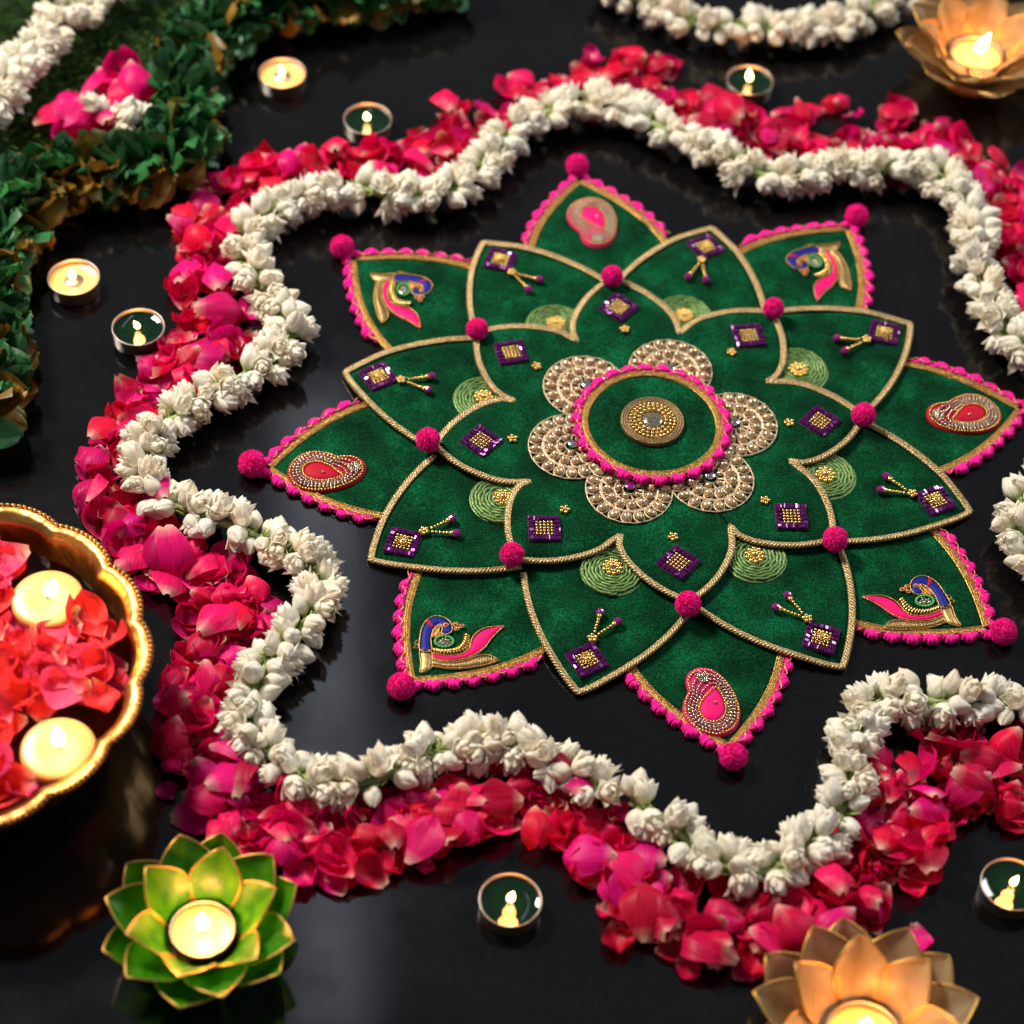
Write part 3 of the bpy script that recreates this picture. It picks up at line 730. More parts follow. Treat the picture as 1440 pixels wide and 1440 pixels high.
ZD = ZT+0.0050
disc = empty('velvet_disc', (0, 0, ZT), 0, 'round green velvet disc with pink tufts and a gold beaded brooch, on the crochet rosettes', 'velvet disc')
circ = [(0.050*math.cos(2*math.pi*i/64)*(1+.008*math.sin(3*i)), 0.050*math.sin(2*math.pi*i/64)*(1+.008*math.sin(3*i+1))) for i in range(64)]
obj('velvet', slab(circ, (0, 0), 0.0046, 0.0026, seed=31, wav=0.0008).mesh('velvet', M_VELVET), disc)
b = MB(); b.lathe([(0.026, 0.0001), (0.026, 0.0050), (0, 0.0050)], 32); obj('backing', b.mesh('backing', bpy.data.materials['backing_felt']), disc)
cp = [Vector((0.0482*math.cos(2*math.pi*i/90), 0.0482*math.sin(2*math.pi*i/90), 0)) for i in range(91)]
b = MB(); b.strip_puff([(p*1.055)[:2] for p in cp], [(p*0.945)[:2] for p in cp], 0.0070, 0.0008); gr = obj('gold_ribbon', b.mesh('gold_ribbon', M_TRIM), disc)
obj('ribbon_beads', ribbon_beads(cp, lambda x, y: 0.0078, (-0.0020, -0.0007, 0.0007, 0.0020), 0.00062, 0.0014, M_TRIM, 'ribbon_beads'), gr, kind='stuff')
wp = [Vector(((0.0528+0.0014*math.sin(i*0.5))*math.cos(2*math.pi*i/302), (0.0528+0.0014*math.sin(i*0.5))*math.sin(2*math.pi*i/302), 0.0092)) for i in range(302)]
b = MB(); b.tube(wp, 0.00042, 5, True); obj('gold_thread', b.mesh('gold_thread', M_TRIM), gr)
b = MB(); b.tube([Vector((0.0518*math.cos(6.2832*k/80), 0.0518*math.sin(6.2832*k/80), 0.0070)) for k in range(80)], 0.0016, 6, True); obj('pink_cord', b.mesh('pink_cord', M_PINK), disc)
for i in range(26):
    a = 2*math.pi*i/26; obj('tuft', TUFTS[i % 3], disc, (0.0525*math.cos(a), 0.0525*math.sin(a), 0.0046), (0, 0, a+math.pi/2+rng.uniform(-.1, .1)), 1.15)
br = obj('brooch', None, disc) if False else None
b = MB(); b.lathe([(0.0225, 0), (0.0228, 0.0012), (0.0218, 0.0022), (0.0205, 0.0024), (0.0, 0.0024)], 48)
for rr_, r2, n in ((0.0218, 0.0009, 0), (0.0200, 0.0009, 0), (0.0183, 0.0009, 0)):
    b.tube([Vector((rr_*math.cos(6.283*k/150), rr_*math.sin(6.283*k/150), 0.0026+0.0003*math.sin(k*2.4))) for k in range(150)], r2, 6, True)
br = obj('brooch', b.mesh('brooch', simple('dark_gold_thread', (0.22, 0.14, 0.06), 0.38, 0.7, bs=1600, bstr=0.9, var=(900, 0.5, 1.6))), disc, (0, 0, 0.0073))
b = MB()
for rr_, n, z_, r2 in ((0.0158, 32, 0.0032, 0.00125), (0.0130, 24, 0.0036, 0.0014), (0.0098, 17, 0.0038, 0.0015)):
    for i in range(n): b.ball((rr_*math.cos(6.283*i/n), rr_*math.sin(6.283*i/n), z_), r2, 8, 6)
obj('gold_beads', b.mesh('gold_beads', M_GOLD), br, kind='stuff')
b = MB(); b.lathe([(0.0075, 0.002), (0.007, 0.0040), (0.0058, 0.0044), (0, 0.0044)], 24); obj('setting', b.mesh('setting', M_SILVER), br)
b = MB()
for i in range(26): b.ball((0.0035*math.sqrt(i/26)*math.cos(i*2.4), 0.0035*math.sqrt(i/26)*math.sin(i*2.4), 0.0048), 0.0008, 5, 4)
obj('crystal_cluster', b.mesh('crystal_cluster', M_SILVER, smooth=False), br, kind='stuff')

# ------------------------------------------------------------------ jasmine
def jasmine_mesh(kind, seed):
    """double jasmine flower along +z: whorls of pointed overlapping petals on a green tube"""
    g = random.Random(seed); b = MB(); L = 0.0205
    # (petals, belly radius, tip radius factor, petal half width, length)
    whorls = {'bud': [(5, 0.0056, 0.26, 0.0050, 0.92), (4, 0.0049, 0.08, 0.0047, 1.0)],
              'half': [(6, 0.0062, 1.05, 0.0046, 0.90), (4, 0.0052, 0.50, 0.0046, 1.0), (3, 0.0038, 0.12, 0.0040, 1.0)],
              'open': [(6, 0.0064, 1.75, 0.0050, 0.84), (5, 0.0056, 0.90, 0.0048, 0.95), (3, 0.0040, 0.30, 0.0042, 1.0)]}[kind]
    for wi, (n, Rm, tr, hw0, ln) in enumerate(whorls):
        for i in range(n):
            a0 = 6.283*(i+0.5*wi)/n+g.uniform(-.2, .2); lj = ln*g.uniform(.90, 1.08); tj = max(0.05, tr*g.uniform(.75, 1.3)); sk = g.uniform(-.25, .25); lift = g.uniform(0, 0.0006)
            def fn(u, t, a0=a0, lj=lj, tj=tj, Rm=Rm, hw0=hw0, sk=sk, lift=lift):
                s = u*2-1
                if t < 0.52: r = Rm*(0.18+0.82*math.sin(math.pi/2*t/0.52)**0.8)
                else:
                    q = (t-0.52)/0.48; r = Rm*(1+(tj-1)*q*q*(1.5-0.5*q))
                hw = hw0*(0.35+0.65*math.sin(math.pi/2*min(1, t/0.5)))*(1-max(0, (t-0.55)/0.46)**2.0)**0.8 if t < 0.999 else 0.0002
                ang = min(1.5, hw/max(r, 0.0022)); a = a0+s*ang+sk*t*t*0.6
                r2 = r+lift+0.0006*(1-s*s)-0.0005*s*s
                z = 0.0032+L*0.83*t*lj*(1-0.10*max(0, tj-0.6))-0.0006*s*s
                return (r2*math.cos(a), r2*math.sin(a), z)
            k0 = len(b.v); b.grid(fn, 5, 8)
            for q in range(k0, len(b.v)):
                t = ((q-k0)//5)/7; m_ = max(0, 1-t*4.5)
                b.vc.append((0.93*(1-m_)+0.46*m_, 0.90*(1-m_)+0.56*m_, 0.80*(1-m_)+0.18*m_))
    k0 = len(b.v); b.lathe([(0.0009, -0.005), (0.0012, 0.0), (0.0020, 0.0020), (0.0030, 0.0045), (0.0026, 0.0056)], 7)
    b.vc.extend([(0.36, 0.46, 0.12)]*(len(b.v)-k0))
    return b
JB = [jasmine_mesh(k, s) for k, s in (('bud', 1), ('bud', 2), ('half', 3), ('half', 4), ('half', 7), ('open', 5), ('open', 6), ('bud', 9))]
JM = [x.mesh('jasmine_flower', M_JAS) for x in JB]
JV = [np.array(x.v) for x in JB]

def flower_matrix(root, d, spin, sc):
    q = Vector((0, 0, 1)).rotation_difference(d.normalized())
    return Matrix.Translation(root) @ (q.to_matrix() @ Matrix.Rotation(spin, 3, 'Z')).to_4x4() @ Matrix.Scale(sc, 4)

def garland(label, pixels, seed, zc=0.0155, limit=300, group='white jasmine garlands', zbase=0.0, scale=1.0, row=0.0112):
    g = random.Random(seed); pts = resample(catmull([px(x, y, zc+zbase) for x, y in pixels], 10), row)
    e = empty('jasmine_garland', (pts[0].x, pts[0].y, zbase), 0, label, 'garland', group); org = Vector((pts[0].x, pts[0].y, zbase))
    fl = []; N = len(pts)
    for i, p in enumerate(pts):
        t = (pts[min(i+1, N-1)]-pts[max(0, i-1)]).normalized(); sd = Vector((-t.y, t.x, 0))
        ths = [2, 44, 136, 178] if i % 2 else [22, 88, 158]
        if g.random() < 0.35: ths.append(g.uniform(40, 140))
        for th in ths:
            th = R(th+g.uniform(-16, 16)); d = sd*math.cos(th)+Vector((0, 0, 1))*math.sin(th)*0.85+t*g.choice((-1, 1))*g.uniform(.1, .95)
            sc = g.uniform(0.85, 1.14)*scale; root = p+t*g.uniform(-.004, .004)-org; root = root+d.normalized()*0.0012
            root.z = max(root.z, 0.0085*sc)
            fl.append((math.sin(th)+0.3*g.random(), flower_matrix(root, d, g.uniform(0, 6.28), sc), g.choices(range(8), (4, 4, 4, 4, 4, 2, 2, 4))[0]))
    fl.sort(key=lambda q: -q[0])
    for k, (s, mx, vi) in enumerate(fl[:limit]):
        o = obj('jasmine_flower', JM[vi], e); o.matrix_local = mx
    rest = fl[limit:]
    if rest:
        b = MB()
        for s, mx, vi in rest:
            m3 = np.array(mx.to_3x3()); tr = np.array(mx.translation); b.add((JV[vi] @ m3.T+tr).tolist(), JB[vi].f); b.vc.extend(JB[vi].vc)
        obj('flowers_underneath', b.mesh('flowers_underneath', M_JAS), e, kind='stuff')
    b = MB()
    for p in pts:
        for q in range(3):
            a0 = g.uniform(0, 6.28); el = g.uniform(.2, 1.2); d = Vector((math.cos(a0)*math.cos(el), math.sin(a0)*math.cos(el), math.sin(el))); o_ = p-org+Vector((g.uniform(-.004, .004), g.uniform(-.004, .004), 0))
            b.tube([o_, o_+d*0.006, o_+d*g.uniform(.009, .0135)+Vector((0, 0, .001))], lambda t: 0.0010-0.0004*t, 5)
    obj('green_stems', b.mesh('green_stems', simple('jasmine_stem', (0.30, 0.40, 0.09), 0.6) if 'jasmine_stem' not in bpy.data.materials else bpy.data.materials['jasmine_stem']), e, kind='stuff')
    b = MB(); b.tube([p-org+Vector((g.uniform(-1, 1)*.0012, g.uniform(-1, 1)*.0012, 0.001)) for p in pts], 0.0028, 6); obj('string', b.mesh('string', M_THREAD), e)
    return e

GA = [(1462, 500), (1425, 480), (1395, 430), (1368, 375), (1372, 325), (1345, 272), (1300, 238), (1240, 240), (1180, 238), (1120, 250), (1062, 247), (1015, 222), (960, 195), (912, 172), (862, 150), (808, 150), (760, 165), (715, 192), (682, 232), (640, 268), (590, 278), (540, 274), (490, 268), (432, 282), (375, 305), (345, 345), (362, 392), (392, 432), (408, 478), (375, 510), (330, 538), (270, 575), (222, 608), (205, 652), (218, 698), (272, 722), (330, 742), (390, 770), (435, 800), (448, 845), (420, 888), (385, 925), (358, 970), (352, 1020), (385, 1070), (430, 1098), (485, 1104), (540, 1094), (590, 1066), (650, 1052), (715, 1046), (765, 1066), (812, 1092), (838, 1110)]
GB = [(893, 1128), (930, 1152), (975, 1190), (1025, 1222), (1075, 1228), (1120, 1200), (1162, 1172), (1190, 1125), (1198, 1075), (1210, 1020), (1245, 985), (1300, 988), (1370, 988), (1440, 995), (1500, 1000)]
GC = [(1490, 660), (1455, 690), (1433, 725), (1440, 770), (1475, 810)]
GD = [(840, -25), (885, -5), (930, 18), (985, 38), (1045, 42), (1110, 42), (1170, 38), (1225, 15), (1280, -5)]
garland('long white jasmine garland winding round the velvet rangoli, edged with rose petals', GA, 1)
garland('short white jasmine garland strand curving past the amber lotus lamp beside piled rose petals', GB, 2)
garland('white jasmine strand bending in between the crimson paisley petal and peacock petal', GC, 3)
garland('white jasmine garland sagging between the amber lotus lamp and open black floor', GD, 4)
garland('white jasmine garland lying on the dark fern mat', [(175, -35), (130, 0), (85, 35), (45, 80), (10, 115), (-30, 165)], 5, zbase=0.016, scale=1.12)

# ------------------------------------------------------------------ rose petals
def petal_builder(seed):
    g = random.Random(seed); b = MB(); L = g.uniform(0.021, 0.028); Wd = L*g.uniform(0.44, 0.56); cup = g.uniform(0.05, 0.65); curl = g.uniform(-0.2, 0.55); rip = g.uniform(0.0006, 0.0026); p1 = g.uniform(0, 6); fold = g.choice((0, 0, 0.5, 0.9)); notch = g.uniform(0, 0.1); tw = g.uniform(-.5, .5)
    nu, nv = 9, 9; vs = []
    for j in range(nv):
        t = j/(nv-1); w = Wd*(0.16+0.84*math.sin(min(1, t*1.15)*math.pi*0.5)**0.85)*math.sqrt(max(0, 1-max(0, (t-0.55)/0.47)**2.2))
        w = max(w, Wd*0.06)
        for i in range(nu):
            s = (i/(nu-1))*2-1; x = s*w; y = (t-0.5)*L*(1.0)+(-notch*L*(1-abs(s))**2*max(0, t-.7)*3)+0.10*L*(1-s*s)*t
            z = cup*0.010*(s*s*(0.5+0.5*t))+cup*0.009*(t-0.45)**2*3+curl*0.013*max(0, t-0.72)**2*9*(0.4+0.6*s*s)
            z += rip*math.sin(5*s+p1+3*t)*t*t+0.0009*math.sin(9*s+2*p1)*t**3
            if fold: z += fold*0.010*max(0, s-0.1)**1.6
            x2 = x*math.cos(tw*t*.3)-0; vs.append(Vector((x2, y, z)))
            m_ = max(0, 1-t*5.6); edge = max(0, (abs(s)-0.8)*2.0)*0.14+max(0, t-0.93)*3*0.14; b.vc.append((min(1, m_*0.95), min(0.6, edge), 0))
    zmin = min(v.z for v in vs); vs = [v-Vector((0, 0, zmin)) for v in vs]
    b.add(vs, [(j*nu+i, j*nu+i+1, (j+1)*nu+i+1, (j+1)*nu+i) for j in range(nv-1) for i in range(nu-1)])
    return b
PB = [petal_builder(100+i) for i in range(14)]
PM = [x.mesh('rose_petal', M_PETAL) for x in PB]
PV = [np.array(x.v) for x in PB]
COLS = {'magenta': (0.74, 0.003, 0.17), 'crimson': (0.56, 0.002, 0.045), 'hot pink': (0.84, 0.005, 0.11), 'deep red': (0.72, 0.003, 0.045)}
def petal_matrix(p, g, tilt, sc, flip):
    m3 = Matrix.Rotation(g.uniform(0, 6.283), 3, 'Z') @ Matrix.Rotation(g.gauss(0, tilt), 3, 'X') @ Matrix.Rotation(g.gauss(0, tilt)+(math.pi if flip else 0), 3, 'Y')
    return Matrix.Translation(p) @ m3.to_4x4() @ Matrix.Scale(sc, 4)
def settle(mx, vi, floor_z):
    z = (PV[vi] @ np.array(mx.to_3x3()).T)[:, 2].min()+mx.translation.z
    mx = mx.copy(); mx.translation.z += floor_z-z; return mx

BAND = [(1465, 470, 20), (1440, 400, 36), (1435, 320, 42), (1405, 262, 36), (1350, 215, 20), (1290, 195, 32), (1230, 190, 36), (1180, 185, 38), (1120, 190, 36), (1060, 188, 30), (1005, 172, 28), (955, 142, 34), (905, 115, 40), (860, 98, 32), (800, 115, 26), (745, 140, 30), (695, 162, 38), (645, 195, 46), (595, 215, 38), (535, 232, 28), (465, 242, 26), (400, 252, 32), (340, 268, 40), (280, 295, 42), (275, 355, 42), (298, 410, 46), (312, 455, 50), (285, 505, 48), (240, 545, 42), (192, 585, 42), (160, 640, 42), (165, 700, 42), (195, 755, 42), (250, 792, 46), (315, 806, 50), (360, 825, 44), (325, 865, 54), (300, 910, 56), (300, 965, 52), (290, 1020, 60), (290, 1075, 58), (315, 1130, 52), (375, 1150, 56), (440, 1180, 56), (505, 1185, 56), (570, 1168, 48), (635, 1130, 50), (690, 1112, 58), (745, 1115, 50), (800, 1152, 46), (850, 1182, 52), (905, 1230, 62), (960, 1275, 66), (1025, 1300, 58), (1095, 1285, 58), (1165, 1265, 62), (1230, 1225, 74), (1258, 1155, 66), (1290, 1095, 62), (1345, 1075, 60), (1405, 1085, 64), (1460, 1110, 60)]
LAND = [((205, 800), 'beside the brass bowl'), ((330, 1150), 'behind the green lotus lamp'), ((300, 290), 'by the corner of the leaf garland'), ((260, 470), 'by the pair of mixed tealights'), ((600, 200), 'near the tealight on the open floor'), ((880, 110), 'at the crest of the jasmine ring'), ((1150, 185), 'below the green tealight and amber lamp'), ((1400, 300), 'outside the jasmine opposite the brass bowl'), ((690, 1130), 'by the lone green tealight'), ((1000, 1280), 'piled against the amber lotus lamp'), ((1260, 1150), 'inside the bend of the short jasmine strand'), ((300, 980), 'along the jasmine between bowl and green lamp')]
def petal_label(x, y, cname, vi, g):
    w = min(LAND, key=lambda q: (q[0][0]-x)**2+(q[0][1]-y)**2)[1]
    return ('flat', 'cupped', 'curled', 'folded', 'broad', 'ruffled', 'narrow')[vi % 7]+' '+cname+' rose petal '+w
gp = random.Random(21); P2 = []
seg = []
for (a, c_, w1), (a2, c2, w2) in zip(BAND, BAND[1:]): seg.append(math.hypot(a2-a, c2-c_)*(w1+w2)/2)
tot = sum(seg)
def band_point(g):
    q = g.uniform(0, tot)
    for i, s in enumerate(seg):
        if q <= s: break
        q -= s
    t = q/seg[i]; (a, c_, w1), (a2, c2, w2) = BAND[i], BAND[i+1]; x = a+(a2-a)*t; y = c_+(c2-c_)*t; w = w1+(w2-w1)*t
    L = math.hypot(a2-a, c2-c_); o = g.uniform(-1, 1); o = o*abs(o)**0.15
    return x-(c2-c_)/L*w*o*1.0, y+(a2-a)/L*w*o*1.0, o
def colour_at(x, y, g):
    f = (x+0.5*max(0, y-900))/1440
    if x < 480: c = g.choices(('magenta', 'crimson', 'hot pink', 'deep red'), (5, 1, 4, 3 if y < 650 else 1))[0]
    elif y > 900: c = g.choices(('magenta', 'crimson', 'hot pink', 'deep red'), (2, 4, 3, 3))[0]
    else: c = g.choices(('magenta', 'crimson', 'hot pink', 'deep red'), (3, 2, 5, 3))[0]
    k = g.uniform(0.75, 1.2); r, gg, b_ = COLS[c]; return c, (min(1, r*k), gg*k, b_*k*g.uniform(.8, 1.25), 1)
TEA = [px(*q, 0) for q in ((397, 110), (517, 172), (1055, 120), (103, 395), (194, 465), (718, 1275), (1424, 1252))]
GAX = resample(catmull([px(x, y, 0.0155) for x, y in GA], 6), 0.01)+resample(catmull([px(x, y, 0.0155) for x, y in GB], 6), 0.01)
NTOT, NTOP = 1050, 212
for n in range(NTOT):
    top = n >= NTOT-NTOP
    for _try in range(12):
        x, y, o = band_point(gp); p0 = px(x, y, 0.003)
        if any((p0.xy-q.xy).length < 0.033 for q in TEA): continue
        if top and any((p0.xy-q.xy).length < 0.0235 for q in GAX): continue
        break
    vi = gp.randrange(14); sc = gp.uniform(0.72, 1.16)*(1.12 if top else 0.95); fl = gp.random() < 0.3
    heap = (1-abs(o))*0.9+0.1
    if top: z = gp.uniform(0.002, 0.006)+0.005*heap; tl = 0.27
    else: z = gp.uniform(0.0, 0.004)+0.003*heap; tl = 0.26
    p = px(x, y, z+0.003); mx = settle(petal_matrix(p, gp, tl, sc, fl), vi, 0.0004+z*0.35 if not top else z*0.8)
    P2.append((top, mx, vi, x, y))
SC = [(235, 1115, .62), (868, 1320, .95), (850, 1282, .5), (965, 1362, .62), (1048, 1366, .72), (1330, 190, .6), (130, 690, .5), (832, 78, .7), (600, 1218, .5), (1290, 1318, .7), (535, 1210, .9), (480, 1235, .9)]
for x, y, s in SC:
    vi = gp.randrange(14); p = px(x, y, .002); P2.append((True, settle(petal_matrix(p, gp, .12, s, False), vi, 0.0004), vi, x, y))
under = MB(); tints = []
for top, mx, vi, x, y in P2:
    cn, col = colour_at(x, y, gp)
    if top:
        o = obj('rose_petal', PM[vi], None, color=col); o.matrix_world = mx
        tag(o, petal_label(x, y, cn, vi, gp), 'rose petal', 'rose petals edging the jasmine ring')
    else:
        m3 = np.array(mx.to_3x3()); under.add((PV[vi] @ m3.T+np.array(mx.translation)).tolist(), PB[vi].f); under.vc.extend(PB[vi].vc); tints += [col]*len(PB[vi].v)
me = under.mesh('rose_petals', M_PETALS); a = me.color_attributes.new('tint', 'FLOAT_COLOR', 'POINT'); a.data.foreach_set('color', [q for c in tints for q in c])
tag(obj('rose_petal_bed', me), 'bed of crushed pink and red rose petals under the loose petals', 'rose petals', kind='stuff')

# ------------------------------------------------------------------ flames and tealights
def flame_mesh():
    b = MB(); b.lathe([(0.0002, 0), (0.0018, 0.0008), (0.0030, 0.0028), (0.0034, 0.005), (0.0030, 0.0078), (0.0019, 0.0110), (0.0008, 0.0138), (0.0001, 0.0158)], 14); return b.mesh('flame', M_FLAME)
FLAME = flame_mesh()
b = MB(); b.tube([(0, 0, -0.001), (0.0002, 0, 0.002), (0.0008, 0, 0.005)], 0.0007, 6); WICKM = b.mesh('wick', M_WICK)
def flame(parent, z, power, sc=1.0, lean=(0, 0), loc=(0, 0), lz=0.018):
    w = obj('wick', WICKM, parent, (loc[0], loc[1], z), None, sc); f = obj('flame', FLAME, w, (0.0006, 0, 0.0032), (lean[0], lean[1], 0), 1.0)
    l = bpy.data.lights.new('candle_light', 'POINT'); l.energy = power; l.color = (1.0, 0.35, 0.085); l.shadow_soft_size = 0.004
    o = bpy.data.objects.new('candle_light', l); C.objects.link(o); o.parent = parent; o.location = (loc[0], loc[1], z+lz*sc)
def tin_mesh():
    b = MB(); b.lathe([(0.0, 0.0003), (0.0182, 0.0003), (0.0186, 0.001), (0.0188, 0.0146), (0.0193, 0.0150), (0.0193, 0.0155), (0.0187, 0.0157), (0.0183, 0.0152), (0.0182, 0.002)], 48); return b.mesh('tin_cup', M_ALU)
TIN = tin_mesh()
def wax_mesh(m, z, name='wax'):
    b = MB(); b.lathe([(0.0181, 0.002), (0.0181, z), (0.0174, z-0.0006), (0.010, z-0.0009), (0.0, z-0.0010)], 40); return b.mesh(name, m)
WAXG = wax_mesh(M_GWAX, 0.0125); WAXW = wax_mesh(M_WAX, 0.0118)
b = MB(); b.lathe([(0.0075, 0.0), (0.0070, 0.0008), (0.0025, 0.0010), (0.0014, 0.0022), (0, 0.0022)], 20); TAB = b.mesh('wick_tab', M_ALU)
def tealight(p, label, white=False, power=0.03, lean=(0, 0)):
    q = px(p[0], p[1], 0.0155)
    e = empty('tealight', (q.x, q.y, 0), rng.uniform(0, 6), label, 'tealight', 'tealights on the black floor')
    e.scale = (1, 1, 0.84)
    obj('tin_cup', TIN, e); obj('wax', WAXW if white else WAXG, e)
    z = 0.0108 if white else 0.0115
    if white: obj('wick_tab', TAB, e, (0, 0, z))
    flame(e, z, power, rng.uniform(.62, .84), (rng.uniform(-.25, .25), rng.uniform(-.25, .25)))
tealight((397, 99), 'tealight with cream wax in a copper-lit tin nearest the leaf garland bend', True, 0.030)
tealight((517, 163), 'tealight with dark green wax between the cream tealight and rose petals')
tealight((1055, 109), 'tealight with bright green wax below the sagging jasmine garland')
tealight((103, 386), 'tealight with golden glowing wax beside the leaf garland', True, 0.038)
tealight((194, 456), 'tealight with dark green wax between golden tealight and rose petals')
tealight((718, 1262), 'lone tealight with dark green wax on open floor near the lotus lamps')
tealight((1424, 1240), 'tealight with dark green wax beside the short jasmine strand and its petals')

# ------------------------------------------------------------------ lotus lamps
def lotus_petal(L, Wd, alpha, r0, z0, curve, m):
    b = MB(); w = MB()
    def fn(u, t):
        s = u*2-1; wd = Wd*0.5*(0.42+0.58*math.sin(math.pi/2*t/0.58)**0.9 if t < 0.58 else (1-((t-0.58)/0.42)**1.5)**0.85 if t < 0.999 else 0.02)
        al = alpha+curve*(t-0.4); x = r0+L*t*math.cos(al)+0.0; z = z0+L*t*math.sin(al)
        cup = 0.16*Wd*(s*s)*math.sin(math.pi*min(1, t*0.9+.05))
        return (x-cup*math.sin(al), s*wd, z+cup*math.cos(al))
    b.grid(fn, 7, 11)
    w.tube([fn(0, t/20) for t in range(20)]+[fn(0.5, 1)]+[fn(1, 1-t/20) for t in range(1, 20)], 0.00055, 5)
    return b.mesh('shell_petal', m), w.mesh('wire_edge', M_LWIRE)
def lotus(p, zc, label, m, rot, power, scale=1.0, n=7, lean=(0, 0)):
    q = px(p[0], p[1], zc); e = empty('lotus_lamp', (q.x, q.y, 0), rot, label, 'lotus lamp', 'capiz lotus lamps'); e.scale = (scale,)*3
    b = MB(); b.lathe([(0.0, 0.0003), (0.024, 0.0003), (0.025, 0.0015), (0.0205, 0.004), (0.0205, 0.009), (0.0215, 0.0100), (0.0205, 0.0105), (0.0198, 0.007), (0, 0.0066)], 40); obj('base', b.mesh('base', M_LWIRE), e)
    for li, (L, Wd, al, r0, z0, cv) in enumerate(((0.041, 0.0315 if n == 6 else 0.0285, R(60), 0.0196, 0.012, -0.25), (0.047, 0.036 if n == 6 else 0.033, R(43), 0.0205, 0.0100, -0.1), (0.047, 0.037 if n == 6 else 0.034, R(25), 0.021, 0.0078, 0.25))):
        me, wm = lotus_petal(L, Wd, al, r0, z0, cv, m)
        for i in range(n):
            o = obj('shell_petal', me, e, None, (rng.uniform(-.04, .04), rng.uniform(-.04, .04), 6.283*(i+(0.5 if li == 1 else 0.08))/n+rng.uniform(-.05, .05)))
            obj('wire_edge', wm, o)
    t = obj('tin_cup', TIN, e, (0, 0, 0.0070)); obj('wax', WAXW, t)
    flame(e, 0.0178, power, 1.15, lean, lz=0.0145)
lotus((285, 1308), 0.021, 'green shell lotus lamp with a glowing cream candle beside the brass bowl', M_CAPG, R(80), 0.24, 1.0, 6)
lotus((1372, 80), 0.021, 'amber shell lotus lamp at the end of the sagging jasmine garland', M_CAPO, R(70), 0.17, 1.13, lean=(0.3, 0.35))
lotus((1212, 1462), 0.021, 'amber shell lotus lamp in front of the piled rose petals', M_CAPO, R(92), 0.17, 1.17)

# ------------------------------------------------------------------ brass bowl
ZR = 0.078
A_, B_, C_ = px(211, 925, ZR), px(0, 709, ZR), px(0, 1160, ZR)
def circum(a, b, c):
    d = 2*(a.x*(b.y-c.y)+b.x*(c.y-a.y)+c.x*(a.y-b.y)); f = lambda p: p.x*p.x+p.y*p.y
    return Vector(((f(a)*(b.y-c.y)+f(b)*(c.y-a.y)+f(c)*(a.y-b.y))/d, (f(a)*(c.x-b.x)+f(b)*(a.x-c.x)+f(c)*(b.x-a.x))/d, 0))
BC = circum(A_, B_, C_); BR = (BC.xy-A_.xy).length
print('bowl', BC, BR)
bowl = empty('brass_bowl', BC, 0, 'scalloped brass bowl with beaded rim holding water, rose petals and floating candles', 'bowl')
NL = 16
def scal(a, amt): return 1-amt*(1-abs(math.sin(a*NL/2+0.35))**0.7)
def rfn(a, r, z):
    k = max(0, min(1, (z-0.02)/0.05)); return r*scal(a, 0.04*k)
prof = [(0.0, 0.0005), (0.45, 0.0005), (0.47, 0.004), (0.55, 0.010), (0.74, 0.024), (0.87, 0.044), (0.925, 0.064), (0.945, 0.073), (0.97, 0.0765), (1.0, 0.0775), (1.0, 0.0790), (0.965, 0.0788), (0.928, 0.0755), (0.905, 0.064), (0.85, 0.044), (0.72, 0.026), (0.5, 0.013), (0.0, 0.011)]
# densify
pd = []
for (a, z), (a2, z2) in zip(prof, prof[1:]):
    for k in range(3): pd.append((BR*(a+(a2-a)*k/3), z+(z2-z)*k/3))
pd.append((0, 0.011))
b = MB(); b.lathe(pd, 256, (0, 0, 0), rfn); obj('bowl_wall', b.mesh('bowl_wall', M_BRASS), bowl)
b = MB(); n = 220
for i in range(n):
    a = 6.283185*i/n; r_ = BR*scal(a, 0.04)*1.004; b.ball((r_*math.cos(a), r_*math.sin(a), 0.0788), 0.0019, 7, 5)
obj('bead_edge', b.mesh('bead_edge', M_BRASS), bowl, kind='stuff')
ZW = 0.058
b = MB(); b.lathe([(BR*0.885, ZW), (0.0, ZW)], 128, (0, 0, 0), lambda a, r, z: r*scal(a, 0.03)); 
wat = obj('water', b.mesh('water', M_WATER)); wat.location = BC; tag(wat, 'still water filling the brass bowl around the floating candles', 'water')
def candle(p, label, lean):
    q = px(p[0], p[1], ZW+0.010); e = empty('floating_candle', (q.x, q.y, ZW-0.010), 0, label, 'candle', 'candles floating in the brass bowl')
    b = MB(); b.lathe([(0, 0), (0.012, 0.0002), (0.018, 0.004), (0.0222, 0.012), (0.0232, 0.0165), (0.0226, 0.0195), (0.0205, 0.0206), (0.012, 0.0203), (0, 0.0198)], 40); obj('wax', b.mesh('wax', M_WAX), e)
    flame(e, 0.0200, 0.17, 1.25, lean, lz=0.030)
candle((67, 841), 'cream floating candle with a leaning flame beside the bowl rim facing the petals', (0.1, 0.35))
candle((82, 1052), 'cream floating candle with an upright flame beside the rim facing the green lotus', (0, 0))
gb = random.Random(8); cp_ = [px(67, 841, ZW), px(82, 1052, ZW)]; cnt = 0
CB = {'candlelit-red': (0.80, 0.045, 0.06), 'candlelit-pink': (0.82, 0.07, 0.20)}  # red and pink petals with warm candlelight mixed into the base colour
bed = MB(); bt = []; placed0 = []
tries = 0; placed = []
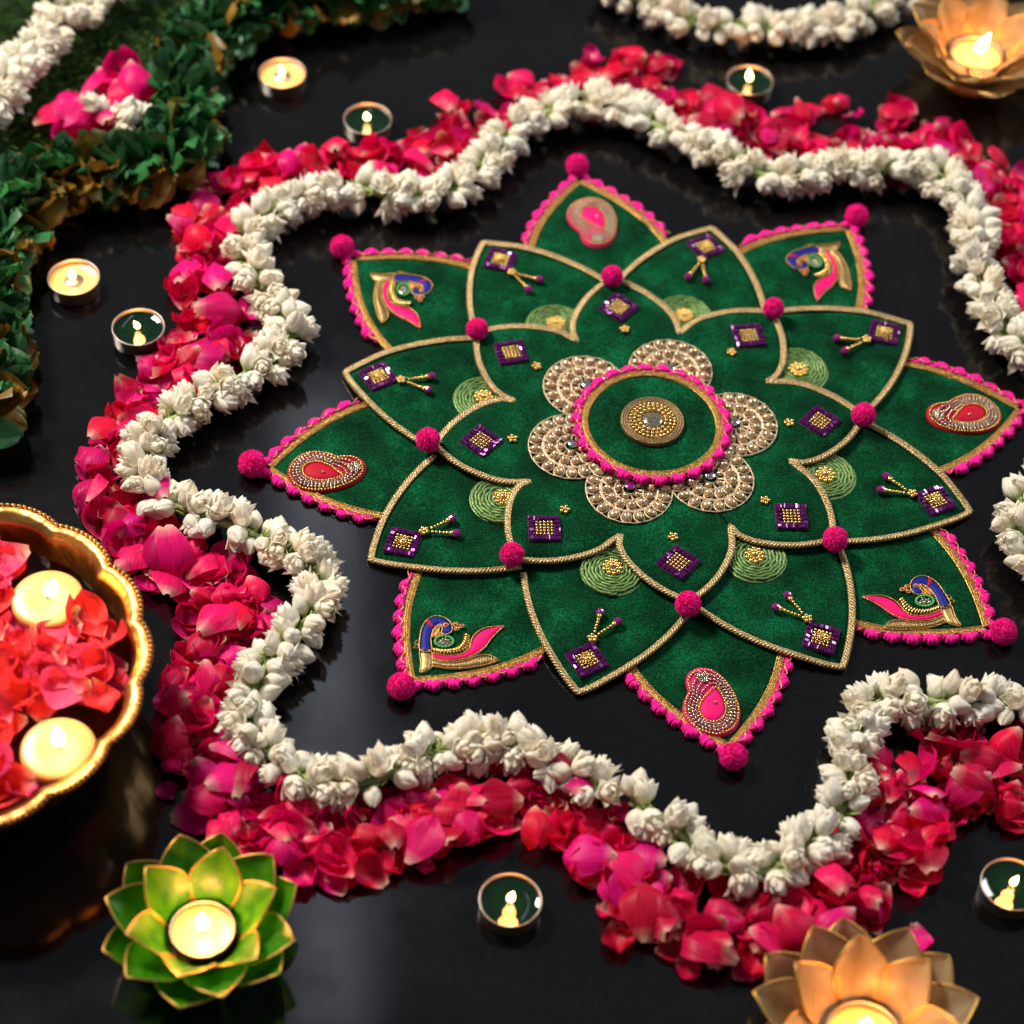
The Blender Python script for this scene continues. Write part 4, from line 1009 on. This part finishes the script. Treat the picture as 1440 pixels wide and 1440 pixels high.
for _ in range(420):
    p = px(gb.uniform(-70, 208), gb.uniform(730, 1160), ZW); r_ = (p.xy-BC.xy).length
    if r_ > BR*0.80 or any((p.xy-c.xy).length < 0.032 for c in cp_) or any((p.xy-c.xy).length < 0.0115 for c in placed0): continue
    placed0.append(p)
    vi = gb.randrange(14); mx = settle(petal_matrix(p, gb, 0.05, gb.uniform(.9, 1.15), False), vi, ZW+0.0005)
    col = CB[gb.choice(list(CB))]; bed.add((PV[vi] @ np.array(mx.to_3x3()).T+np.array(mx.translation)).tolist(), PB[vi].f); bed.vc.extend(PB[vi].vc); bt += [(col[0], col[1], col[2]*gb.uniform(.6, 1.3), 1)]*len(PB[vi].v)
me = bed.mesh('floating_petals', M_PETALS); a = me.color_attributes.new('tint', 'FLOAT_COLOR', 'POINT'); a.data.foreach_set('color', [q for c in bt for q in c])
tag(obj('floating_petal_bed', me), 'layer of wet candlelit rose petals on the water under the loose ones', 'rose petals', kind='stuff')
while cnt < 50 and tries < 4000:
    tries += 1; p = px(gb.uniform(-60, 205), gb.uniform(735, 1150), ZW); p.z = 0; r_ = (p-BC).length
    if any((p.xy-c.xy).length < 0.036 for c in cp_): continue
    if r_ > BR*0.79 or any((p.xy-c.xy).length < 0.0150 for c in placed): continue
    placed.append(p); vi = gb.randrange(14); sc = gb.uniform(1.05, 1.35)
    p.z = ZW; mx = settle(petal_matrix(p, gb, 0.10, sc, False), vi, ZW+0.0045+0.0014*(cnt % 3))
    cn = gb.choice(list(CB)); col = CB[cn]; o = obj('rose_petal', PM[vi], None, color=(col[0], col[1], col[2]*gb.uniform(.6, 1.3), 1)); o.matrix_world = mx
    tag(o, ('flat', 'cupped', 'curled', 'folded', 'broad', 'ruffled', 'narrow')[vi % 7]+' '+cn+' rose petal floating '+('by the bowl wall' if r_ > BR*.66 else 'beside the leaning-flame candle' if (p.xy-cp_[0].xy).length < 0.058 else 'beside the upright-flame candle' if (p.xy-cp_[1].xy).length < 0.058 else 'between the candles and open water')+' in the brass bowl', 'rose petal', 'rose petals floating in the bowl'); cnt += 1

# ------------------------------------------------------------------ leaf garland, fern mat and flower posy
def leaf_mesh(seed):
    g = random.Random(seed); b = MB(); L = g.uniform(0.023, 0.029); Wd = L*g.uniform(.90, 1.15); cu = g.uniform(-.5, .5); wv = g.uniform(0, 6)
    def fn(u, t):
        s = u*2-1; w = Wd*0.5*math.sin(math.pi*min(1, 0.06+0.90*t)**0.8)**0.55
        return (s*w, 0.002*cu*s+0.0035*s*s*(1 if cu > 0 else -1)+0.0022*math.sin(6*s+wv+4*t)*t, L*t-0.002*s*s+0.0)
    b.grid(fn, 6, 7); return b.mesh('leaf', M_LEAF)
LEAVES = [leaf_mesh(i) for i in range(8)]
LG = [(640, -40), (560, -22), (480, -8), (410, 2), (340, 18), (282, 62), (258, 115), (262, 170), (250, 218), (215, 232), (160, 240), (105, 248), (50, 265), (5, 318), (-22, 390), (-20, 460), (-18, 530), (-32, 590)]
gl = random.Random(17); lp = resample(catmull([px(x, y, 0.022) for x, y in LG], 8), 0.0095)
lg = empty('leaf_garland', (lp[0].x, lp[0].y, 0), 0, 'thick garland of green leaves with yellowed edges bordering the fern mat', 'garland'); org = Vector((lp[0].x, lp[0].y, 0))
lv = []
for i, p in enumerate(lp):
    t = (lp[min(i+1, len(lp)-1)]-lp[max(0, i-1)]).normalized(); sd = Vector((-t.y, t.x, 0))
    for j in range(7):
        th = R(-25+38*j+gl.uniform(-18, 18)); d = (sd*math.cos(th)+Vector((0, 0, 1))*math.sin(th)+t*gl.uniform(-.45, .45)).normalized()
        # leaf face turned along the string
        yv = (t*gl.uniform(-.8, 1.1)+d.cross(t)*gl.choice((-1, 1))*gl.uniform(.35, 1.1)); yv = (yv-d*yv.dot(d)).normalized(); xv = yv.cross(d)
        sc = gl.uniform(.95, 1.3); m4 = Matrix(((xv.x, yv.x, d.x, 0), (xv.y, yv.y, d.y, 0), (xv.z, yv.z, d.z, 0), (0, 0, 0, 1)))
        root = p-org+d*0.0045+t*gl.uniform(-.004, .004)
        low = root.z+d.z*0.026*sc
        if low < 0.003: root.z += 0.003-low
        mx = Matrix.Translation(root) @ m4 @ Matrix.Scale(sc, 4)
        outer = max(0, -d.y*0.8+d.x*0.35)-0.35*d.z
        yel = gl.random() < 0.05+0.85*max(0, outer)*(0.25 if p.y > 0.34 else 1)+(0.16 if p.x < -0.42 else 0)
        k = gl.uniform(.7, 1.35)
        col = (0.24*k, 0.135*k, 0.018*k, 1) if yel and gl.random() < .7 else ((0.11*k, 0.11*k, 0.016*k, 1) if yel else (0.024*k, 0.115*k*gl.uniform(.8, 1.3), 0.036*k, 1))
        lv.append((d.z+gl.random()*.4-(0.6 if i < 12 else 0), mx, gl.randrange(8), col))
lv.sort(key=lambda q: -q[0])
for q, (s, mx, vi, col) in enumerate(lv[:300]):
    o = obj('leaf', LEAVES[vi], lg, color=col); o.matrix_local = mx
lu = MB(); tl_ = []
for s, mx, vi, col in lv[300:]:
    me = LEAVES[vi]; V = np.empty(len(me.vertices)*3); me.vertices.foreach_get('co', V); V = V.reshape(-1, 3)
    lu.col = col; lu.add((V @ np.array(mx.to_3x3()).T+np.array(mx.translation)).tolist(), [tuple(p.vertices) for p in me.polygons])
def m_leafv(nt, N):
    a = N('ShaderNodeVertexColor', layer_name='col'); return pr(nt, Base_Color=a.outputs[0], Roughness=0.5).outputs[0]
if lu.v: obj('leaves_underneath', lu.mesh('leaves_underneath', mat('garland_leaf_under', m_leafv)), lg, kind='stuff')
b = MB(); b.tube([p-org for p in lp], 0.004, 6); obj('string', b.mesh('string', M_THREAD), lg)

FP = [(-80, -60), (330, -60), (300, 30), (262, 70), (235, 140), (215, 195), (150, 222), (80, 235), (30, 250), (-20, 290), (-80, 330)]
def inside(x, y, P):
    c = False; n = len(P)
    for i in range(n):
        (x1, y1), (x2, y2) = P[i], P[i-1]
        if (y1 > y) != (y2 > y) and x < (x2-x1)*(y-y1)/(y2-y1)+x1: c = not c
    return c
fo = px(60, 110); fb = MB(); gf = random.Random(5); n = 0
fb.cur = 0
while n < 5200:
    x, y = gf.uniform(-80, 330), gf.uniform(-60, 330)
    if not inside(x, y, FP): continue
    n += 1; base = px(x, y, 0.0)+Vector((0, 0, gf.uniform(0.001, 0.009)))-fo; az = gf.uniform(0, 6.28); el = gf.uniform(0.1, 0.9); L = gf.uniform(0.010, 0.018)
    d = Vector((math.cos(az)*math.cos(el), math.sin(az)*math.cos(el), math.sin(el))); sd = d.cross(Vector((0, 0, 1))).normalized()
    for j in range(7):
        t = 0.15+j*0.13; q = base+d*L*t
        for s in (-1, 1):
            nd = (d*0.75+sd*s*gf.uniform(.5, 1)+Vector((0, 0, gf.uniform(-.2, .4)))).normalized(); ln = 0.0055*(1.1-t*.6); wv = nd.cross(d).normalized()*0.00042
            fb.add([q-wv, q+wv, q+nd*ln], [(0, 1, 2)])
fm = obj('fern_mat', fb.mesh('fern_mat', M_FERN, smooth=False), None, fo); tag(fm, 'dark feathery green fern mat enclosed by the leaf garland', 'foliage', kind='stuff')
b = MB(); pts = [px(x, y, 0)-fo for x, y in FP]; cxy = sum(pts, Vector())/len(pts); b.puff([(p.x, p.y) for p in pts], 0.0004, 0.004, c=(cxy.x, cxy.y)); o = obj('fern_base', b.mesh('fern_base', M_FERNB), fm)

gq = random.Random(4)
for i in range(26):
    a = gq.uniform(0, 6.28); r_ = math.sqrt(gq.random()); x = 152+84*r_*math.cos(a); y = 172+52*r_*math.sin(a)-22*r_*math.cos(a)
    vi = gq.randrange(14); p = px(x, y, 0.014); mx = settle(petal_matrix(p, gq, .16, gq.uniform(1.05, 1.3), gq.random() < .3), vi, 0.016+0.008*(1-r_)+0.003*gq.random())
    cn = gq.choice(('magenta', 'hot pink', 'magenta')); col = COLS[cn]; o = obj('rose_petal', PM[vi], None, color=(*col, 1)); o.matrix_world = mx
    tag(o, ('flat', 'cupped', 'curled', 'folded', 'broad', 'ruffled', 'narrow')[vi % 7]+' '+cn+' rose petal heaped on the fern mat', 'rose petal', 'rose petals heaped on the fern mat')
for i in range(13):
    a = gq.uniform(0, 6.28); r_ = math.sqrt(gq.random()); p = px(166+26*r_*math.cos(a), 165+17*r_*math.sin(a), 0.033)
    d = Vector((gq.uniform(-1, 1), gq.uniform(-1, 1), gq.uniform(.15, .6))); o = obj('jasmine_flower', JM[gq.randrange(8)]); o.matrix_world = flower_matrix(p, d, gq.uniform(0, 6), gq.uniform(.85, 1.05))
    tag(o, 'loose white jasmine flower on the rose petal heap amid the ferns', 'flower', 'jasmine flowers on the petal heap')
